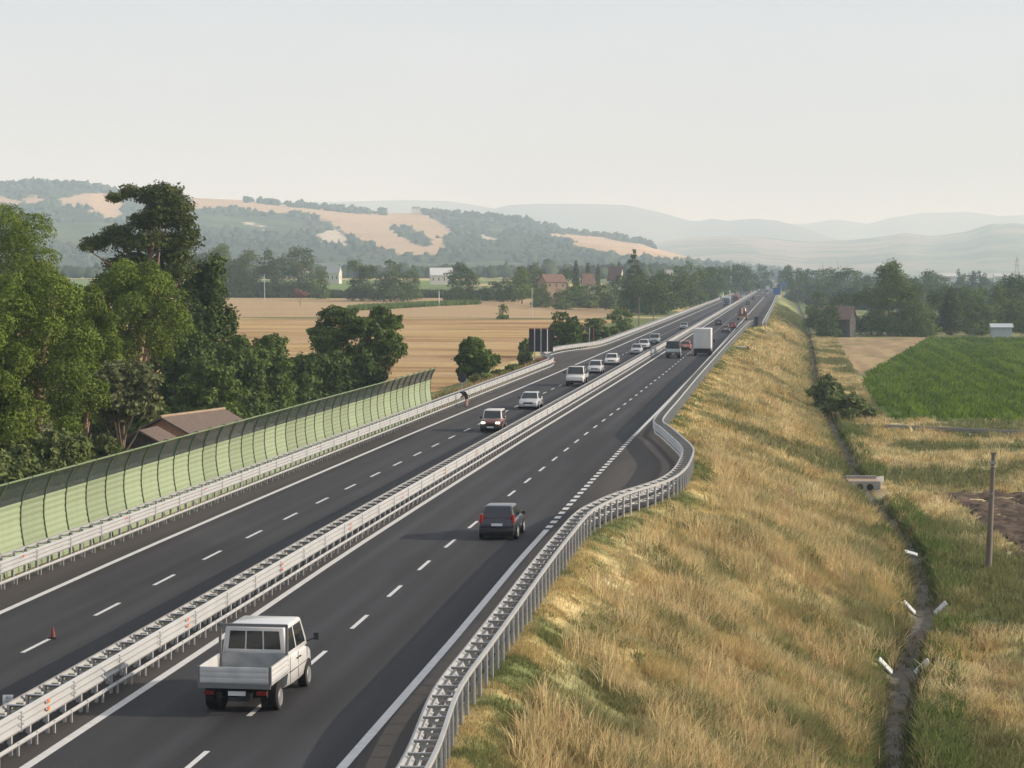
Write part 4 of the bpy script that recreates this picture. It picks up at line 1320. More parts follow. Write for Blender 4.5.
def make_tree(kind, Hh, wd, px_h, seed, base_frac=None):
    """meshes (trunk, crown) of a tree of height Hh and crown width wd; px_h: its height in the picture"""
    r = np.random.default_rng(seed)
    n = int(np.clip(px_h * px_h * (wd / Hh + .3) * 3.0, 600, 34000))
    vol = max(wd * Hh, 1)
    R_ = wd / 2
    if kind in ('stone', 'stone_low'):
        bf = base_frac if base_frac is not None else .35
        cz = Hh * (bf + 1) / 2; RZ = Hh * (1 - bf) / 2
        lob = []
        for i in range(26):
            zz = 1 - 1.75 * (i + .5) / 26; q = math.sqrt(max(0, 1 - zz * zz)) * (.80 + .25 * r.random()); th = i * 2.4 + r.random() * .5
            q = max(q, .25); k = .8 + .5 * r.random()
            lob.append((R_ * .80 * q * math.cos(th), R_ * .80 * q * math.sin(th), cz + RZ * .84 * zz, R_ * .31 * k, R_ * .31 * k, R_ * .27 * k))
        lob += [(0, 0, cz + RZ * t, R_ * .45, R_ * .45, RZ * .4) for t in (-.2, .3)]
        size = max(.16, 1.45 * math.sqrt(wd * (Hh * (1 - bf)) / n)); m = L_STONE; bk = barkp; nd = True; jag = .13; n = min(int(n * 1.5), 48000); size *= .78
    elif kind == 'umbrella':
        # lobes measured about the stem: sideways and height as shares of the crown, with random depth
        lob = []
        for x, z, q in [(.16, .955, .20), (.27, .90, .19), (.03, .94, .14), (-.20, .965, .11), (-.26, .93, .09), (.31, .83, .18), (.14, .86, .22), (-.02, .83, .17), (-.26, .79, .18), (-.40, .755, .15), (-.47, .735, .09),
                        (-.13, .75, .20), (.08, .76, .22), (.27, .76, .18), (.22, .70, .20), (-.05, .67, .20), (-.24, .68, .17), (.37, .80, .10), (.10, .63, .2), (.30, .64, .16), (-.15, .60, .16)]:
            for _ in range(3):
                lob.append((x * wd + (r.random() - .5) * .06 * wd, (r.random() - .5) * wd * .6, Hh * (z - .02) + (r.random() - .5) * .02 * Hh, wd * q * .72, wd * q * .72, wd * q * .46))
        size = max(.2, 1.25 * math.sqrt(wd * Hh * .55 / n)); m = L_PINE; bk = barkp; nd = True; jag = .35
    elif kind == 'pine':
        bf = base_frac if base_frac is not None else .22
        lob = rand_lobes(r, 20, 0, 0, Hh * (1 + bf) / 2, R_ * .72, Hh * (1 - bf) * .40, R_ * .38, Hh * .085, Hh * .06)
        size = max(.22, 1.5 * math.sqrt(wd * Hh * .75 / n)); m = leaf_mat('green_pine_needles', (.058, .092, .020), (.115, .158, .036)); bk = barkp; nd = True; jag = .3
    elif kind == 'cypress':
        lob = [(0, 0, Hh * t, R_ * math.sin(math.pi * min(.97, .12 + t * .86)) ** .7 * .95, R_ * math.sin(math.pi * min(.97, .12 + t * .86)) ** .7 * .95, Hh * .12) for t in (.12, .24, .36, .48, .6, .72, .84, .93)]
        size = max(.25, 1.5 * math.sqrt(wd * Hh / n)); m = L_PINE; bk = bark; nd = False; jag = .12
    elif kind == 'conifer':
        lob = []
        for t in np.linspace(.15, .97, 11):
            q = R_ * (1.03 - t) ** .75
            for i in range(max(2, int(6 * (1.1 - t)))):
                th = i * 2.5 + t * 20
                lob.append((q * .6 * math.cos(th), q * .6 * math.sin(th), Hh * t, q * .5, q * .5, Hh * .045))
        size = max(.25, 1.4 * math.sqrt(wd * Hh * .6 / n)); m = L_PINE; bk = bark; nd = True; jag = .25
    elif kind == 'poplar':
        lob = []
        for t in np.linspace(.2, .95, 9):
            q = R_ * math.sin(math.pi * (.1 + .85 * t)) ** .6
            lob += [((r.random() - .5) * q, (r.random() - .5) * q, Hh * t, q * .72, q * .72, Hh * .075) for _ in range(2)]
        size = max(.25, 1.4 * math.sqrt(wd * Hh / n)); m = L_LIGHT; bk = bark; nd = False; jag = .25
    else:
        bf = base_frac if base_frac is not None else {'bush': .02, 'oak': .03, 'mid': .05, 'light': .03, 'olive': .3, 'rust': .25, 'tall': .10}.get(kind, .15)
        cz = Hh * (bf + 1) / 2; RZ = Hh * (1 - bf) / 2
        k = 8 if px_h < 30 else 16 if px_h < 70 else 26
        lob = rand_lobes(r, k, 0, 0, cz, R_ * .70, RZ * .74, R_ * (.42 if k < 12 else .34), RZ * (.36 if k < 12 else .26), RZ * .12)
        if kind == 'crowned':
            lob += [(R_ * .15 * math.cos(t), R_ * .3 * math.sin(t), Hh * z, R_ * q, R_ * q, Hh * .09) for t, z, q in ((0, .90, .42), (1, .80, .55), (3.4, .86, .40), (3, .72, .62), (.4, .68, .6), (5, .62, .7), (2, .55, .75), (4, .45, .8), (1, .4, .8))]
        if kind == 'tall':
            lob = [(x * (.55 + .5 * (1 - z / Hh) + .15 * math.sin(z)), y * (.55 + .5 * (1 - z / Hh)), z, a * .85, b * .85, c) for x, y, z, a, b, c in lob] + [(R_ * .15, 0, Hh * .93, R_ * .34, R_ * .34, Hh * .07), (-R_ * .12, 0, Hh * .84, R_ * .45, R_ * .45, Hh * .08)]
        if bf < .1 and kind != 'bush':
            lob += [(R_ * .55 * math.cos(t), R_ * .55 * math.sin(t), Hh * .17, R_ * .42, R_ * .42, Hh * .15) for t in np.arange(0, 6.2, 1.05)] + [(R_ * .75 * math.cos(t), R_ * .75 * math.sin(t), Hh * .13, R_ * .36, R_ * .36, Hh * .13) for t in np.arange(0, 6.2, .9)]
        m = {'mid': L_MID, 'light': L_LIGHT, 'olive': L_OLIVE, 'rust': L_RUST, 'bush': L_BUSH, 'crowned': L_MID}.get(kind, L_OAK)
        size = max(.22, 1.55 * math.sqrt(wd * Hh * (1 - bf) / n)); bk = bark; nd = False; jag = .32
    crown = leaves('crown', lob, n, size * (.86 if px_h > 90 else 1.2), m, seed, needle=nd, jag=jag)
    lm = [lob[i][:3] for i in r.choice(len(lob), min(len(lob), 7), replace=False)]
    hz_ = {'bush': .5, 'cypress': .8, 'conifer': .9, 'umbrella': .9}.get(kind, .62)
    tr = trunk_mesh(Hh * hz_, max(.08, Hh * (.022 if kind not in ('bush',) else .012)), lm, bk, seed=seed, lean=((r.random() - .5) * Hh * .06, 0))
    return tr, crown


NAMES = {'stone': 'stone_pine', 'umbrella': 'umbrella_pine', 'pine': 'pine_tree', 'cypress': 'cypress_tree', 'conifer': 'conifer_tree', 'poplar': 'poplar_tree', 'bush': 'bush', 'oak': 'oak_tree', 'mid': 'broadleaf_tree',
         'light': 'broadleaf_tree', 'olive': 'olive_tree', 'rust': 'small_tree', 'crowned': 'broadleaf_tree'}
_seed = [100]


def tree(px, Y, ytop, wpx, kind, label, group=None, bf=None, sink=0.1, cat=None):
    _seed[0] += 1
    P = at_depth(px, ytop, Y); X = P[0]; z0 = gz(X, Y) - sink
    Hh = P[2] - z0; wd = wpx * Y / F
    tr, cr_ = make_tree(kind, Hh, wd, Hh * F / Y, _seed[0], bf)
    root = empty(NAMES[kind], (X, Y, z0), 0.1 if kind == 'umbrella' else random.random() * 6.28, label, cat or ('bush' if kind == 'bush' else 'tree'), group)
    link('trunk', tr, root); link('crown', cr_, root)
    return root


NG = 'trees beyond the noise barrier'
for a in [
    (10, 190, 204, 118, 'stone', 'yellow green stone pine at the left edge, standing behind the rounder front pine', NG, .25),
    (32, 152, 264, 135, 'stone', 'big rounded bright green stone pine in front of all the trees, at the left edge', NG, .10),
    (-18, 138, 300, 110, 'stone', 'stone pine cut by the left edge of the photo', NG, .12),
    (84, 172, 278, 84, 'stone', 'stone pine between the big front pine and the rounded middle pine', NG, .12),
    (134, 188, 259, 108, 'stone', 'rounded bright stone pine below the tall dark umbrella pine', NG, .42),
    (146, 222, 177, 120, 'umbrella', 'tall dark umbrella pine with layered tiers, highest tree against the hills', NG, None),
    (206, 226, 250, 66, 'oak', 'dark leafy oak right beside the tall umbrella pine', NG, .05),
    (98, 205, 292, 84, 'oak', 'shaded oak filling the gap between the front stone pines and the middle pine', NG, .02),
    (182, 205, 318, 84, 'oak', 'dense dark oak under the right side of the tall umbrella pine', NG, .05),
    (122, 160, 356, 84, 'olive', 'greyish tree with two bare stems beside the tiled barn', NG, .45),
    (238, 218, 322, 62, 'mid', 'pointed leafy tree behind the tiled barn roof', NG, .03),
    (268, 232, 330, 60, 'mid', 'leafy tree between the barn roof and the two field pines', NG, .03),
    (210, 200, 352, 80, 'mid', 'broad low tree right behind the tiled barn ridge', NG, .02),
    (296, 240, 352, 58, 'oak', 'shaded oak left of the two field pines', NG, .03),
    (322, 246, 343, 64, 'oak', 'dark oak below the left field pine at the end of the noise barrier', NG, .0),
    (337, 262, 302, 74, 'pine', 'left one of the two dense pines standing against the golden field', NG, .05),
    (381, 258, 307, 52, 'pine', 'right one of the two field pines, with a pale bare forked trunk', NG, .30),
    (365, 250, 350, 40, 'oak', 'small dark oak beneath the two field pines', NG, .05),
    (60, 140, 425, 80, 'bush', 'dark bush under the big front stone pine', NG, None),
    (100, 150, 430, 60, 'bush', 'bush at the foot of the grey tree with two stems', NG, None),
    (8, 134, 440, 80, 'bush', 'dark bush behind the noise barrier at the left edge', NG, None),
    (150, 172, 400, 60, 'mid', 'leafy sapling left of the tiled barn', NG, .03),
    (476, 250, 337, 46, 'mid', 'small lone leafy tree behind the round sign', NG, .22),
]:
    tree(*a[:6], group=a[6], bf=a[7])
BG = 'bushes along the left guardrail'
for px, Y, yt, w, l in [(482, 236, 374, 26, 'low green bush right of the lone leafy tree'), (500, 252, 369, 24, 'low green bush between the lone tree and the big dark sign'),
                        (513, 264, 365, 20, 'low bush left of the posts of the big dark sign')]:
    tree(px, Y, yt, w, 'bush', l, BG)
RG = 'trees beside the left lay-by'
for px, Y, yt, w, k, l in [(565, 385, 310, 46, 'oak', 'dark oak directly behind the big dark sign'), (594, 425, 317, 34, 'oak', 'lower dark oak behind the two thin posts'),
                           (622, 495, 308, 30, 'mid', 'rounded tree next to the wooden pole, right of the two oaks'), (609, 455, 325, 22, 'bush', 'bush wedged between the lower oak and the rounded tree'),
                           (526, 325, 338, 18, 'bush', 'small bush left of the big dark sign')]:
    tree(px, Y, yt, w, k, l, RG)
FG = 'trees about the golden fields'
for px, Y, yt, w, k, l in [
    (300, 760, 289, 17, 'rust', 'small russet tree standing at the field edge'), (503, 610, 303, 12, 'mid', 'tiny lone tree in the golden field left of the villa'),
    (321, 880, 262, 18, 'mid', 'slim upright tree on the green meadow'), (298, 925, 246, 40, 'oak', 'tall oak at the right end of the tree row behind the umbrella pine'),
    (272, 935, 249, 36, 'oak', 'second tree from the right in the row behind the umbrella pine'), (246, 940, 245, 40, 'mid', 'middle tree of the row behind the umbrella pine'),
    (222, 945, 240, 40, 'mid', 'pale topped tree next to the umbrella pine in the far row'), (203, 955, 247, 40, 'oak', 'tree of the far row mostly hidden by the umbrella pine'),
    (362, 850, 257, 36, 'oak', 'left one of the pair of big dark trees on the meadow'), (391, 838, 261, 42, 'oak', 'right one of the pair of big dark trees on the meadow'),
    (411, 862, 267, 22, 'mid', 'slighter tree touching the pair of big dark trees'), (462, 812, 265, 38, 'oak', 'wide dark oak in front of the white farm buildings'),
    (491, 850, 281, 26, 'oak', 'low dark tree between the wide oak and the pale poplar'), (508, 840, 275, 26, 'oak', 'dark tree hugging the left of the pale poplar'),
    (522, 815, 267, 24, 'poplar', 'pale yellow green poplar left of the villa'), (534, 900, 262, 34, 'oak', 'dark tree behind the pale poplar'),
    (547, 770, 297, 19, 'bush', 'round bush in front of the villa'), (560, 960, 263, 34, 'oak', 'dark tree behind the villa roof'),
    (576, 940, 262, 9, 'cypress', 'thick cypress right behind the villa'), (588, 1000, 264, 7, 'cypress', 'slim cypress second from the villa'), (598, 1020, 265, 6, 'cypress', 'slimmest cypress third from the villa'),
    (619, 1000, 263, 7, 'cypress', 'cypress standing apart beside the red roofed house'), (578, 790, 283, 30, 'mid', 'leafy tree at the right corner of the villa'), (600, 800, 284, 34, 'mid', 'leafy tree in front of the house with grey walls'),
    (618, 790, 283, 28, 'mid', 'leafy tree below the red roofed house'), (606, 760, 291, 30, 'bush', 'bush at the field edge right of the villa'), (588, 755, 293, 30, 'bush', 'bush at the field edge by the villa corner'),
    (541, 765, 284, 20, 'mid', 'leafy tree at the left corner of the villa'), (563, 748, 288, 20, 'mid', 'low tree standing in front of the villa wall'),
    (634, 740, 250, 34, 'conifer', 'tall conifer overtopping the wood beside the motorway'), (644, 720, 268, 48, 'oak', 'broad dark tree at the foot of the tall conifer'),
    (654, 690, 278, 40, 'oak', 'dark tree above the wooden pole by the shoulder'), (668, 790, 268, 40, 'oak', 'dark tree right of the tall conifer'), (682, 830, 266, 34, 'oak', 'dark tree behind the lone dark silver car'),
    (692, 900, 262, 34, 'mid', 'tree above the white box lorry in the roadside wood'), (703, 1000, 264, 36, 'oak', 'tree beside the bluish lorry in the roadside wood'), (714, 1120, 262, 30, 'oak', 'tree just left of the short noise barrier'),
    (722, 1260, 264, 30, 'oak', 'tree behind the short noise barrier'), (733, 1500, 266, 28, 'oak', 'last large tree of the roadside wood before the road vanishes'), (625, 850, 270, 36, 'oak', 'dark tree between the cypress and the tall conifer'),
]:
    tree(px, Y, yt, w, k, l, FG)
RT = 'trees at the far end of the green field'
for px, Y, yt, w, k, l in [
    (890, 640, 259, 46, 'crowned', 'tallest tree at the end of the green field'), (872, 655, 282, 40, 'oak', 'dark tree between the dark cottage and the tallest tree'),
    (915, 640, 284, 44, 'mid', 'round leafy tree right against the tallest tree'), (927, 632, 304, 20, 'light', 'pale green young tree at the field corner'),
    (905, 650, 275, 36, 'mid', 'leafy tree under the right side of the tallest tree'), (845, 690, 287, 40, 'oak', 'dark tree rising over the dark cottage roof'),
    (829, 622, 303, 26, 'oak', 'dark bushy tree standing before the dark cottage'),
    (822, 700, 291, 34, 'oak', 'dark tree left of the dark cottage'), (815, 665, 300, 22, 'bush', 'bush at the left wall of the dark cottage'),
    (952, 650, 290, 26, 'cypress', 'dark narrow tree right of the pale green young tree'), (940, 690, 283, 34, 'oak', 'rounded dark tree behind the narrow dark tree'),
    (968, 700, 285, 34, 'mid', 'leafy tree between the narrow dark tree and the shed'), (982, 655, 300, 36, 'mid', 'low leafy tree left of the blue grey shed'),
    (992, 720, 280, 34, 'mid', 'leafy tree behind the blue grey shed'), (1008, 780, 270, 42, 'oak', 'big dark round tree at the right edge above the shed'),
    (1016, 680, 290, 34, 'mid', 'leafy tree above the right end of the shed'), (1022, 640, 318, 20, 'bush', 'bush at the right end of the shed'),
    (1032, 700, 275, 40, 'oak', 'dark tree cut by the right edge of the photo'), (960, 760, 284, 40, 'oak', 'hazy dark tree behind the leafy trees left of the shed'),
    (975, 628, 322, 22, 'bush', 'bush between the narrow dark tree and the shed'), (1045, 640, 300, 40, 'mid', 'leafy tree just outside the right edge of the field'),
]:
    tree(px, Y, yt, w, k, l, RT, bf=(.03 if k in ('oak', 'mid', 'light', 'crowned') else None))
HG = 'hazy trees on the plain beyond'
for px, Y, yt, w, k, l in [
    (786, 1500, 262, 18, 'oak', 'hazy tree right where the motorway vanishes'), (797, 1300, 266, 26, 'oak', 'hazy tree above the pale side road'), (812, 1400, 264, 26, 'oak', 'hazy tree second from the vanishing road'),
    (826, 1200, 264, 34, 'oak', 'wide hazy tree below the left thin mast'), (846, 1150, 267, 34, 'oak', 'wide hazy tree left of the tallest field tree'), (860, 1300, 268, 30, 'oak', 'hazy tree touching the tallest field tree'),
    (925, 1100, 270, 40, 'oak', 'wide hazy tree right of the tallest field tree'), (962, 1500, 267, 14, 'oak', 'small hazy tree before the white warehouse'), (972, 1450, 267, 14, 'oak', 'small hazy tree near the middle of the white warehouse'),
    (982, 1400, 268, 16, 'oak', 'small hazy tree at the right of the white warehouse'), (943, 1250, 272, 30, 'oak', 'hazy tree left of the white warehouse'), (765, 1700, 264, 16, 'oak', 'hazy tree left where the motorway vanishes'),
    (750, 1500, 264, 22, 'oak', 'hazy tree above the distant oncoming cars'), (741, 1350, 263, 26, 'oak', 'hazy tree above the white and red oncoming cars'),
]:
    tree(px, Y, yt, w, k, l, HG, bf=.02)
# ditch bushes
for px, py, yt, w, l in [(828, 417, 373, 40, 'dark green bush growing over the ditch'), (848, 421, 394, 40, 'spreading bush right beside the ditch bush'), (866, 420, 404, 26, 'low end of the bushes at the green field corner')]:
    p = pxg(px, py)
    tree(px, p[1], yt, w, 'bush', l, 'bushes over the ditch', sink=.3)

# ------------------------------------------------------------------ grass on the bank and by the ditch


def blades(name, X, Y, hgt, wid, k, m, label, seed, spread=.16, tintk=1.0, leanmax=.95, colour=None):
    r = np.random.default_rng(seed)
    n = len(X)
    X = np.repeat(X, k); Y = np.repeat(Y, k)
    hgt = np.repeat(hgt, k) * (.55 + .75 * r.random(n * k)); wid = np.repeat(wid, k) * (.7 + .6 * r.random(n * k))
    spread = np.repeat(spread, k) if hasattr(spread, '__len__') else spread
    th = r.random(n * k) * 6.283; rr = r.random(n * k) ** .5 * spread
    bx = X + np.cos(th) * rr; by = Y + np.sin(th) * rr; bz = ground(bx, by) - .03
    ld = th + r.normal(0, 1.2, n * k); le = hgt * leanmax * r.random(n * k)
    lx = np.cos(ld) * le + .05 * hgt; ly = np.sin(ld) * le
    wa = r.random(n * k) * 6.283; wx = np.cos(wa) * wid / 2; wy = np.sin(wa) * wid / 2
    mid = .55
    V = np.zeros((n * k, 6, 3))
    for i, (t, q) in enumerate(((0, .8), (mid, 1.0), (1, .25))):
        cx = bx + lx * t * t; cy = by + ly * t * t; cz = bz + hgt * (t - .18 * t * t * (le / np.maximum(hgt, .01)))
        V[:, 2 * i, 0] = cx - wx * q; V[:, 2 * i, 1] = cy - wy * q; V[:, 2 * i, 2] = cz
        V[:, 2 * i + 1, 0] = cx + wx * q; V[:, 2 * i + 1, 1] = cy + wy * q; V[:, 2 * i + 1, 2] = cz
    b = (np.arange(n * k) * 6)[:, None]
    Fq = np.concatenate([b + np.array([[0, 1, 3, 2]]), b + np.array([[2, 3, 5, 4]])], 0)
    c = land_colour(X, Y) if colour is None else colour(X, Y)
    t = (.62 + .62 * r.random(n * k))[:, None] * np.repeat(.82 + .36 * r.random(n), k)[:, None] * tintk
    c = c * t * (1 + (r.random((n * k, 3)) - .5) * .14)
    return tag(link(name, quick_mesh(name, V.reshape(-1, 3), Fq, m, np.repeat(c[:, None], 6, 1).reshape(-1, 3))), label, 'grass', kind='stuff')


grm_ = mat('grass_blade', (.9, .9, .9), rough=.8, spec=.15, col2=(1.1, 1.1, 1.1), scale=2, attr='Tint', sub=.42)


def scatter(n, ya, yb, fl, fr, seed, dens=None):
    r = np.random.default_rng(seed)
    Y = ya * (yb / ya) ** r.random(n)
    a = np.array([fl(v) for v in Y]); b = np.array([fr(v) for v in Y])
    X = a + (b - a) * r.random(n)
    kk = clear_of_weir(X, Y); X, Y = X[kk], Y[kk]; n = len(X)
    if dens is not None:
        kk = r.random(n) < dens(X, Y); X, Y = X[kk], Y[kk]
    return X, Y


WEIR_Y = [at(903, 690, -6.8)[1], at(928, 628, -6.8)[1], at(914, 570, -6.8)[1]]


def clear_of_weir(X, Y):
    ok = np.ones(len(X), bool)
    for wy in WEIR_Y: ok &= ~((np.abs(Y - wy + .7) < 1.3) & (np.abs(X - ditch(Y)) < 1.45))
    ok &= ~((Y > 174) & (Y < 189) & (np.abs(X - ditch(Y) - .2) < 2.0))
    edge = np.interp(Y, [70, 110, 138, 147, 181], [19, 16.5, 15.2, 14.4, 12.8])
    return ok & ~((X > edge + .1) & (Y < 181))


VG = lambda v: float(verge(v)) - .55
DCL = lambda v: float(ditch(v)) - .55
clump = lambda X, Y: np.clip(.25 + 1.3 * sstep(.35, .65, fbm(X / 1.3, Y / 1.6, 101)), 0, 1)


def hfun(X, Y, base):
    v = verge(Y)
    near = sstep(.3, 4.2, X - v)
    return base * (.30 + .70 * near) * (.30 + 1.4 * fbm(X / 1.3, Y / 1.7, 102))


X, Y = scatter(46000, 48, 130, VG, DCL, 201, clump)
blades('dry_grass', X, Y, hfun(X, Y, .52), np.full(len(X), .017), 9, grm_, 'tall dry straw coloured grass over the near bank', 301, .2)
# pale seed heads standing above the rest, and green weeds in patches
X, Y = scatter(9000, 48, 150, lambda v: VG(v) + 1.6, DCL, 221, lambda X, Y: sstep(.48, .62, fbm(X / 2.2, Y / 3.5, 122)))
blades('pale_grass', X, Y, np.full(len(X), .85), np.full(len(X), .03), 6, grm_, 'pale tall seeding grass in drifts on the bank', 321, .25, leanmax=.7, colour=lambda X, Y: mixc(np.array([.62, .50, .28]), np.array([.52, .40, .20]), fbm(X, Y, 123)))
X, Y = scatter(16000, 48, 170, lambda v: VG(v) + .4, DCL, 222, lambda X, Y: sstep(.53, .64, fbm(X / 1.3, Y / 2.8, 124)))
blades('green_weeds', X, Y, hfun(X, Y, .55), np.full(len(X), .035), 8, grm_, 'patches of green weeds among the dry grass of the bank', 322, .28, colour=lambda X, Y: mixc(np.array([.13, .15, .06]), np.array([.27, .28, .12]), fbm(X / .7, Y / .7, 125)))
X, Y = scatter(22000, 128, 330, VG, DCL, 202, clump)
blades('dry_grass', X, Y, hfun(X, Y, .68), .03 + Y * .00022, 6, grm_, 'dry grass over the middle of the bank', 302, .32)
X, Y = scatter(14000, 325, 900, VG, DCL, 203, clump)
blades('dry_grass', X, Y, hfun(X, Y, .8), .06 + Y * .0002, 5, grm_, 'dry grass over the far bank', 303, .5)
# greener growth right of the ditch
DR = lambda v: float(ditch(v)) + .55
X, Y = scatter(30000, 62, 270, DR, lambda v: float(ditch(v)) + 5 + v * .085, 204, lambda X, Y: clump(X, Y) * ~((np.abs(Y - 185) < 4.5) & (X < ditch(Y) + 1.7)))
blades('ditch_grass', X, Y, hfun(X, Y, .55) , .02 + Y * .00022, 6, grm_, 'mixed green and dry grass on the level ground right of the ditch', 304, .26)
X, Y = scatter(6000, 70, 262, lambda v: float(ditch(v)) - 1.6, lambda v: float(ditch(v)) + 2.6, 205, lambda X, Y: (np.abs(X - ditch(Y)) > .62) * sstep(.4, .6, fbm(X / 2, Y / 5, 106)) * ((Y < 176) | (Y > 190)))
blades('ditch_weeds', X, Y, np.full(len(X), .6), .035 + Y * .0002, 7, grm_, 'green weeds along both lips of the ditch', 305, .3, colour=lambda X, Y: mixc(np.array([.09, .14, .035]), np.array([.16, .20, .06]), fbm(X / .8, Y / .8, 107)))
X, Y = scatter(9000, 270, 640, DR, lambda v: float(ditch(v)) + 7, 206, clump)
blades('ditch_grass', X, Y, np.full(len(X), .6), .05 + Y * .0002, 5, grm_, 'dry and green grass beside the far part of the ditch', 306, .5)
X, Y = scatter(1500, 70, 300, lambda v: float(ditch(v)) - .5, lambda v: float(ditch(v)) + .5, 211, lambda X, Y: sstep(.5, .62, fbm(X / .5, Y / 3, 112)))
blades('bed_weeds', X, Y, np.full(len(X), .22), np.full(len(X), .03), 6, grm_, 'sparse low weeds and dead stalks on the bed of the ditch', 311, .2, colour=lambda X, Y: mixc(np.array([.10, .12, .04]), np.array([.24, .20, .12]), fbm(X / .3, Y / .8, 113)))
# green crop standing in its field
rr_ = np.random.default_rng(207)
rowx = np.arange(11.5, 150, 1.05)
px_, py_ = [], []
for x0 in rowx:
    yy = rr_.uniform(270, 617, 330 if x0 < 90 else 150)
    px_.append(np.full(len(yy), x0) + rr_.normal(0, .12, len(yy))); py_.append(yy)
X = np.concatenate(px_); Y = np.concatenate(py_)
ok = X > np.interp(Y, [262, 276, 338, 398, 617], [12.8, 13.1, 11.7, 14.8, 39.7])
X, Y = X[ok], Y[ok]
blades('crop_plants', X, Y, np.full(len(X), .75), np.full(len(X), .17), 4, grm_, 'rows of bright green crop plants filling the right field', 307, .34, leanmax=.9,
       colour=lambda X, Y: mixc(np.array([.06, .112, .010]), np.array([.15, .225, .022]), sstep(.3, .7, .5 * fbm(X / 2.2, Y / 7, 108) + .5 * fbm(X / .8, Y / 60, 111, 2))))
# rank growth on the left below the barriers, and a strip of vines in the golden field
X, Y = scatter(9000, 96, 285, lambda v: -44.0, lambda v: -31.2, 208, clump)
blades('rough_grass', X, Y, np.full(len(X), .8), .05 + Y * .0003, 6, grm_, 'rough green and dry growth behind the left guardrail', 308, .4)
X, Y = scatter(5200, 690, 830, lambda v: (478 - 785) / 2200 * v, lambda v: (345 - 785) / 2200 * v, 209)
fr_ = (785 + X / Y * 2200 - 345) / 135
sel = (Y > 690 + 95 * fr_) & (Y < 728 + 100 * fr_) & (np.abs(((Y - 640) / 7) % 1 - .5) < .36)
X, Y = X[sel], Y[sel]
blades('vine_rows', X, Y, np.full(len(X), 1.3), np.full(len(X), .5), 7, grm_, 'bright green rows of vines across the golden field', 309, .8, colour=lambda X, Y: mixc(np.array([.09, .15, .03]), np.array([.15, .22, .05]), fbm(X / 6, Y / 6, 109)))
X, Y = scatter(2600, 905, 960, lambda v: -300.0, lambda v: -60.0, 210)
blades('hedge', X, Y, np.full(len(X), 2.6), np.full(len(X), .9), 6, grm_, 'long dark hedge between the golden field and the meadow', 310, 1.2, colour=lambda X, Y: mixc(np.array([.035, .055, .02]), np.array([.06, .09, .03]), fbm(X / 9, Y / 9, 110)))

# ------------------------------------------------------------------ houses
tile_m = mat('old_roof_tiles', (.075, .055, .045), rough=.9, col2=(.20, .15, .12), scale=6, bump=.4, contrast=.9)
tile_r = mat('red_roof_tiles', (.125, .075, .056), rough=.9, col2=(.19, .125, .095), scale=2)
plast_o = mat('ochre_plaster', (.20, .155, .115), rough=.9, col2=(.26, .20, .15), scale=.8)
plast_w = mat('pale_plaster', (.46, .44, .40), rough=.9, col2=(.54, .52, .48), scale=.8)
plast_g = mat('grey_plaster', (.36, .34, .33), rough=.9, col2=(.43, .41, .39), scale=.8)
brick_m = mat('brick_wall', (.34, .17, .10), rough=.95, col2=(.46, .27, .17), scale=4)
dark_m = mat('dark_opening', (.012, .012, .012), rough=.4)
stone_m = mat('dark_stone_wall', (.05, .047, .045), rough=.95, col2=(.08, .074, .07), scale=2)
conc = mat('concrete', (.21, .205, .195), rough=.9, col2=(.33, .325, .31), scale=2.2, bump=.3, contrast=.8)
concw = mat('pale_concrete', (.44, .45, .45), rough=.85, col2=(.56, .57, .57), scale=3)


def house(name, label, X, Y, z, w, d, h, rh, rz, wallm, roofm, win=(3, 2), cat='house', over=.4, group=None, ridge_m=None):
    root = empty(name, (X, Y, z), rz, label, cat, group)
    b = MB().box((0, 0, h / 2 - .4), (w, d, h + .8))
    b.add([(-w / 2, -d / 2, h), (-w / 2, d / 2, h), (-w / 2, 0, h + rh - .1)], [(0, 1, 2)]).add([(w / 2, -d / 2, h), (w / 2, d / 2, h), (w / 2, 0, h + rh - .1)], [(0, 2, 1)])
    b.build('wall', wallm, root)
    W2, D2 = w / 2 + over, d / 2 + over; zl = h - over * rh / (d / 2)
    r = MB()
    for s in (-1, 1):
        r.add([(-W2, s * D2, zl), (W2, s * D2, zl), (W2, 0, h + rh), (-W2, 0, h + rh), (-W2, s * D2, zl + .16), (W2, s * D2, zl + .16), (W2, 0, h + rh + .16), (-W2, 0, h + rh + .16)],
              [(0, 1, 2, 3), (7, 6, 5, 4), (0, 4, 5, 1), (1, 5, 6, 2), (2, 6, 7, 3), (3, 7, 4, 0)])
    ro_ = r.build('roof', roofm, root)
    if ridge_m:
        MB().tube([(-W2, 0, h + rh + .16), (W2, 0, h + rh + .16)], .13, 8).build('ridge_tiles', ridge_m, ro_)
    nx, nz = win
    for s in (-1, 1):
        for i in range(nx):
            for k in range(nz):
                f = MB().box(((i + .5) / nx * w - w / 2, s * (d / 2 + .01), (k + .55) / nz * h), (w / nx * .26, .10, h / nz * .36)).build('window', wallm, root)
                MB().box(((i + .5) / nx * w - w / 2, s * (d / 2 + .05), (k + .55) / nz * h), (w / nx * .19, .06, h / nz * .30)).build('pane', dark_m, f)
        if d > 5:
            for k in range(nz):
                MB().box((s * (w / 2 + .01), 0, (k + .55) / nz * h), (.10, d * .09, h / nz * .3)).build('window', dark_m, root)
    return root


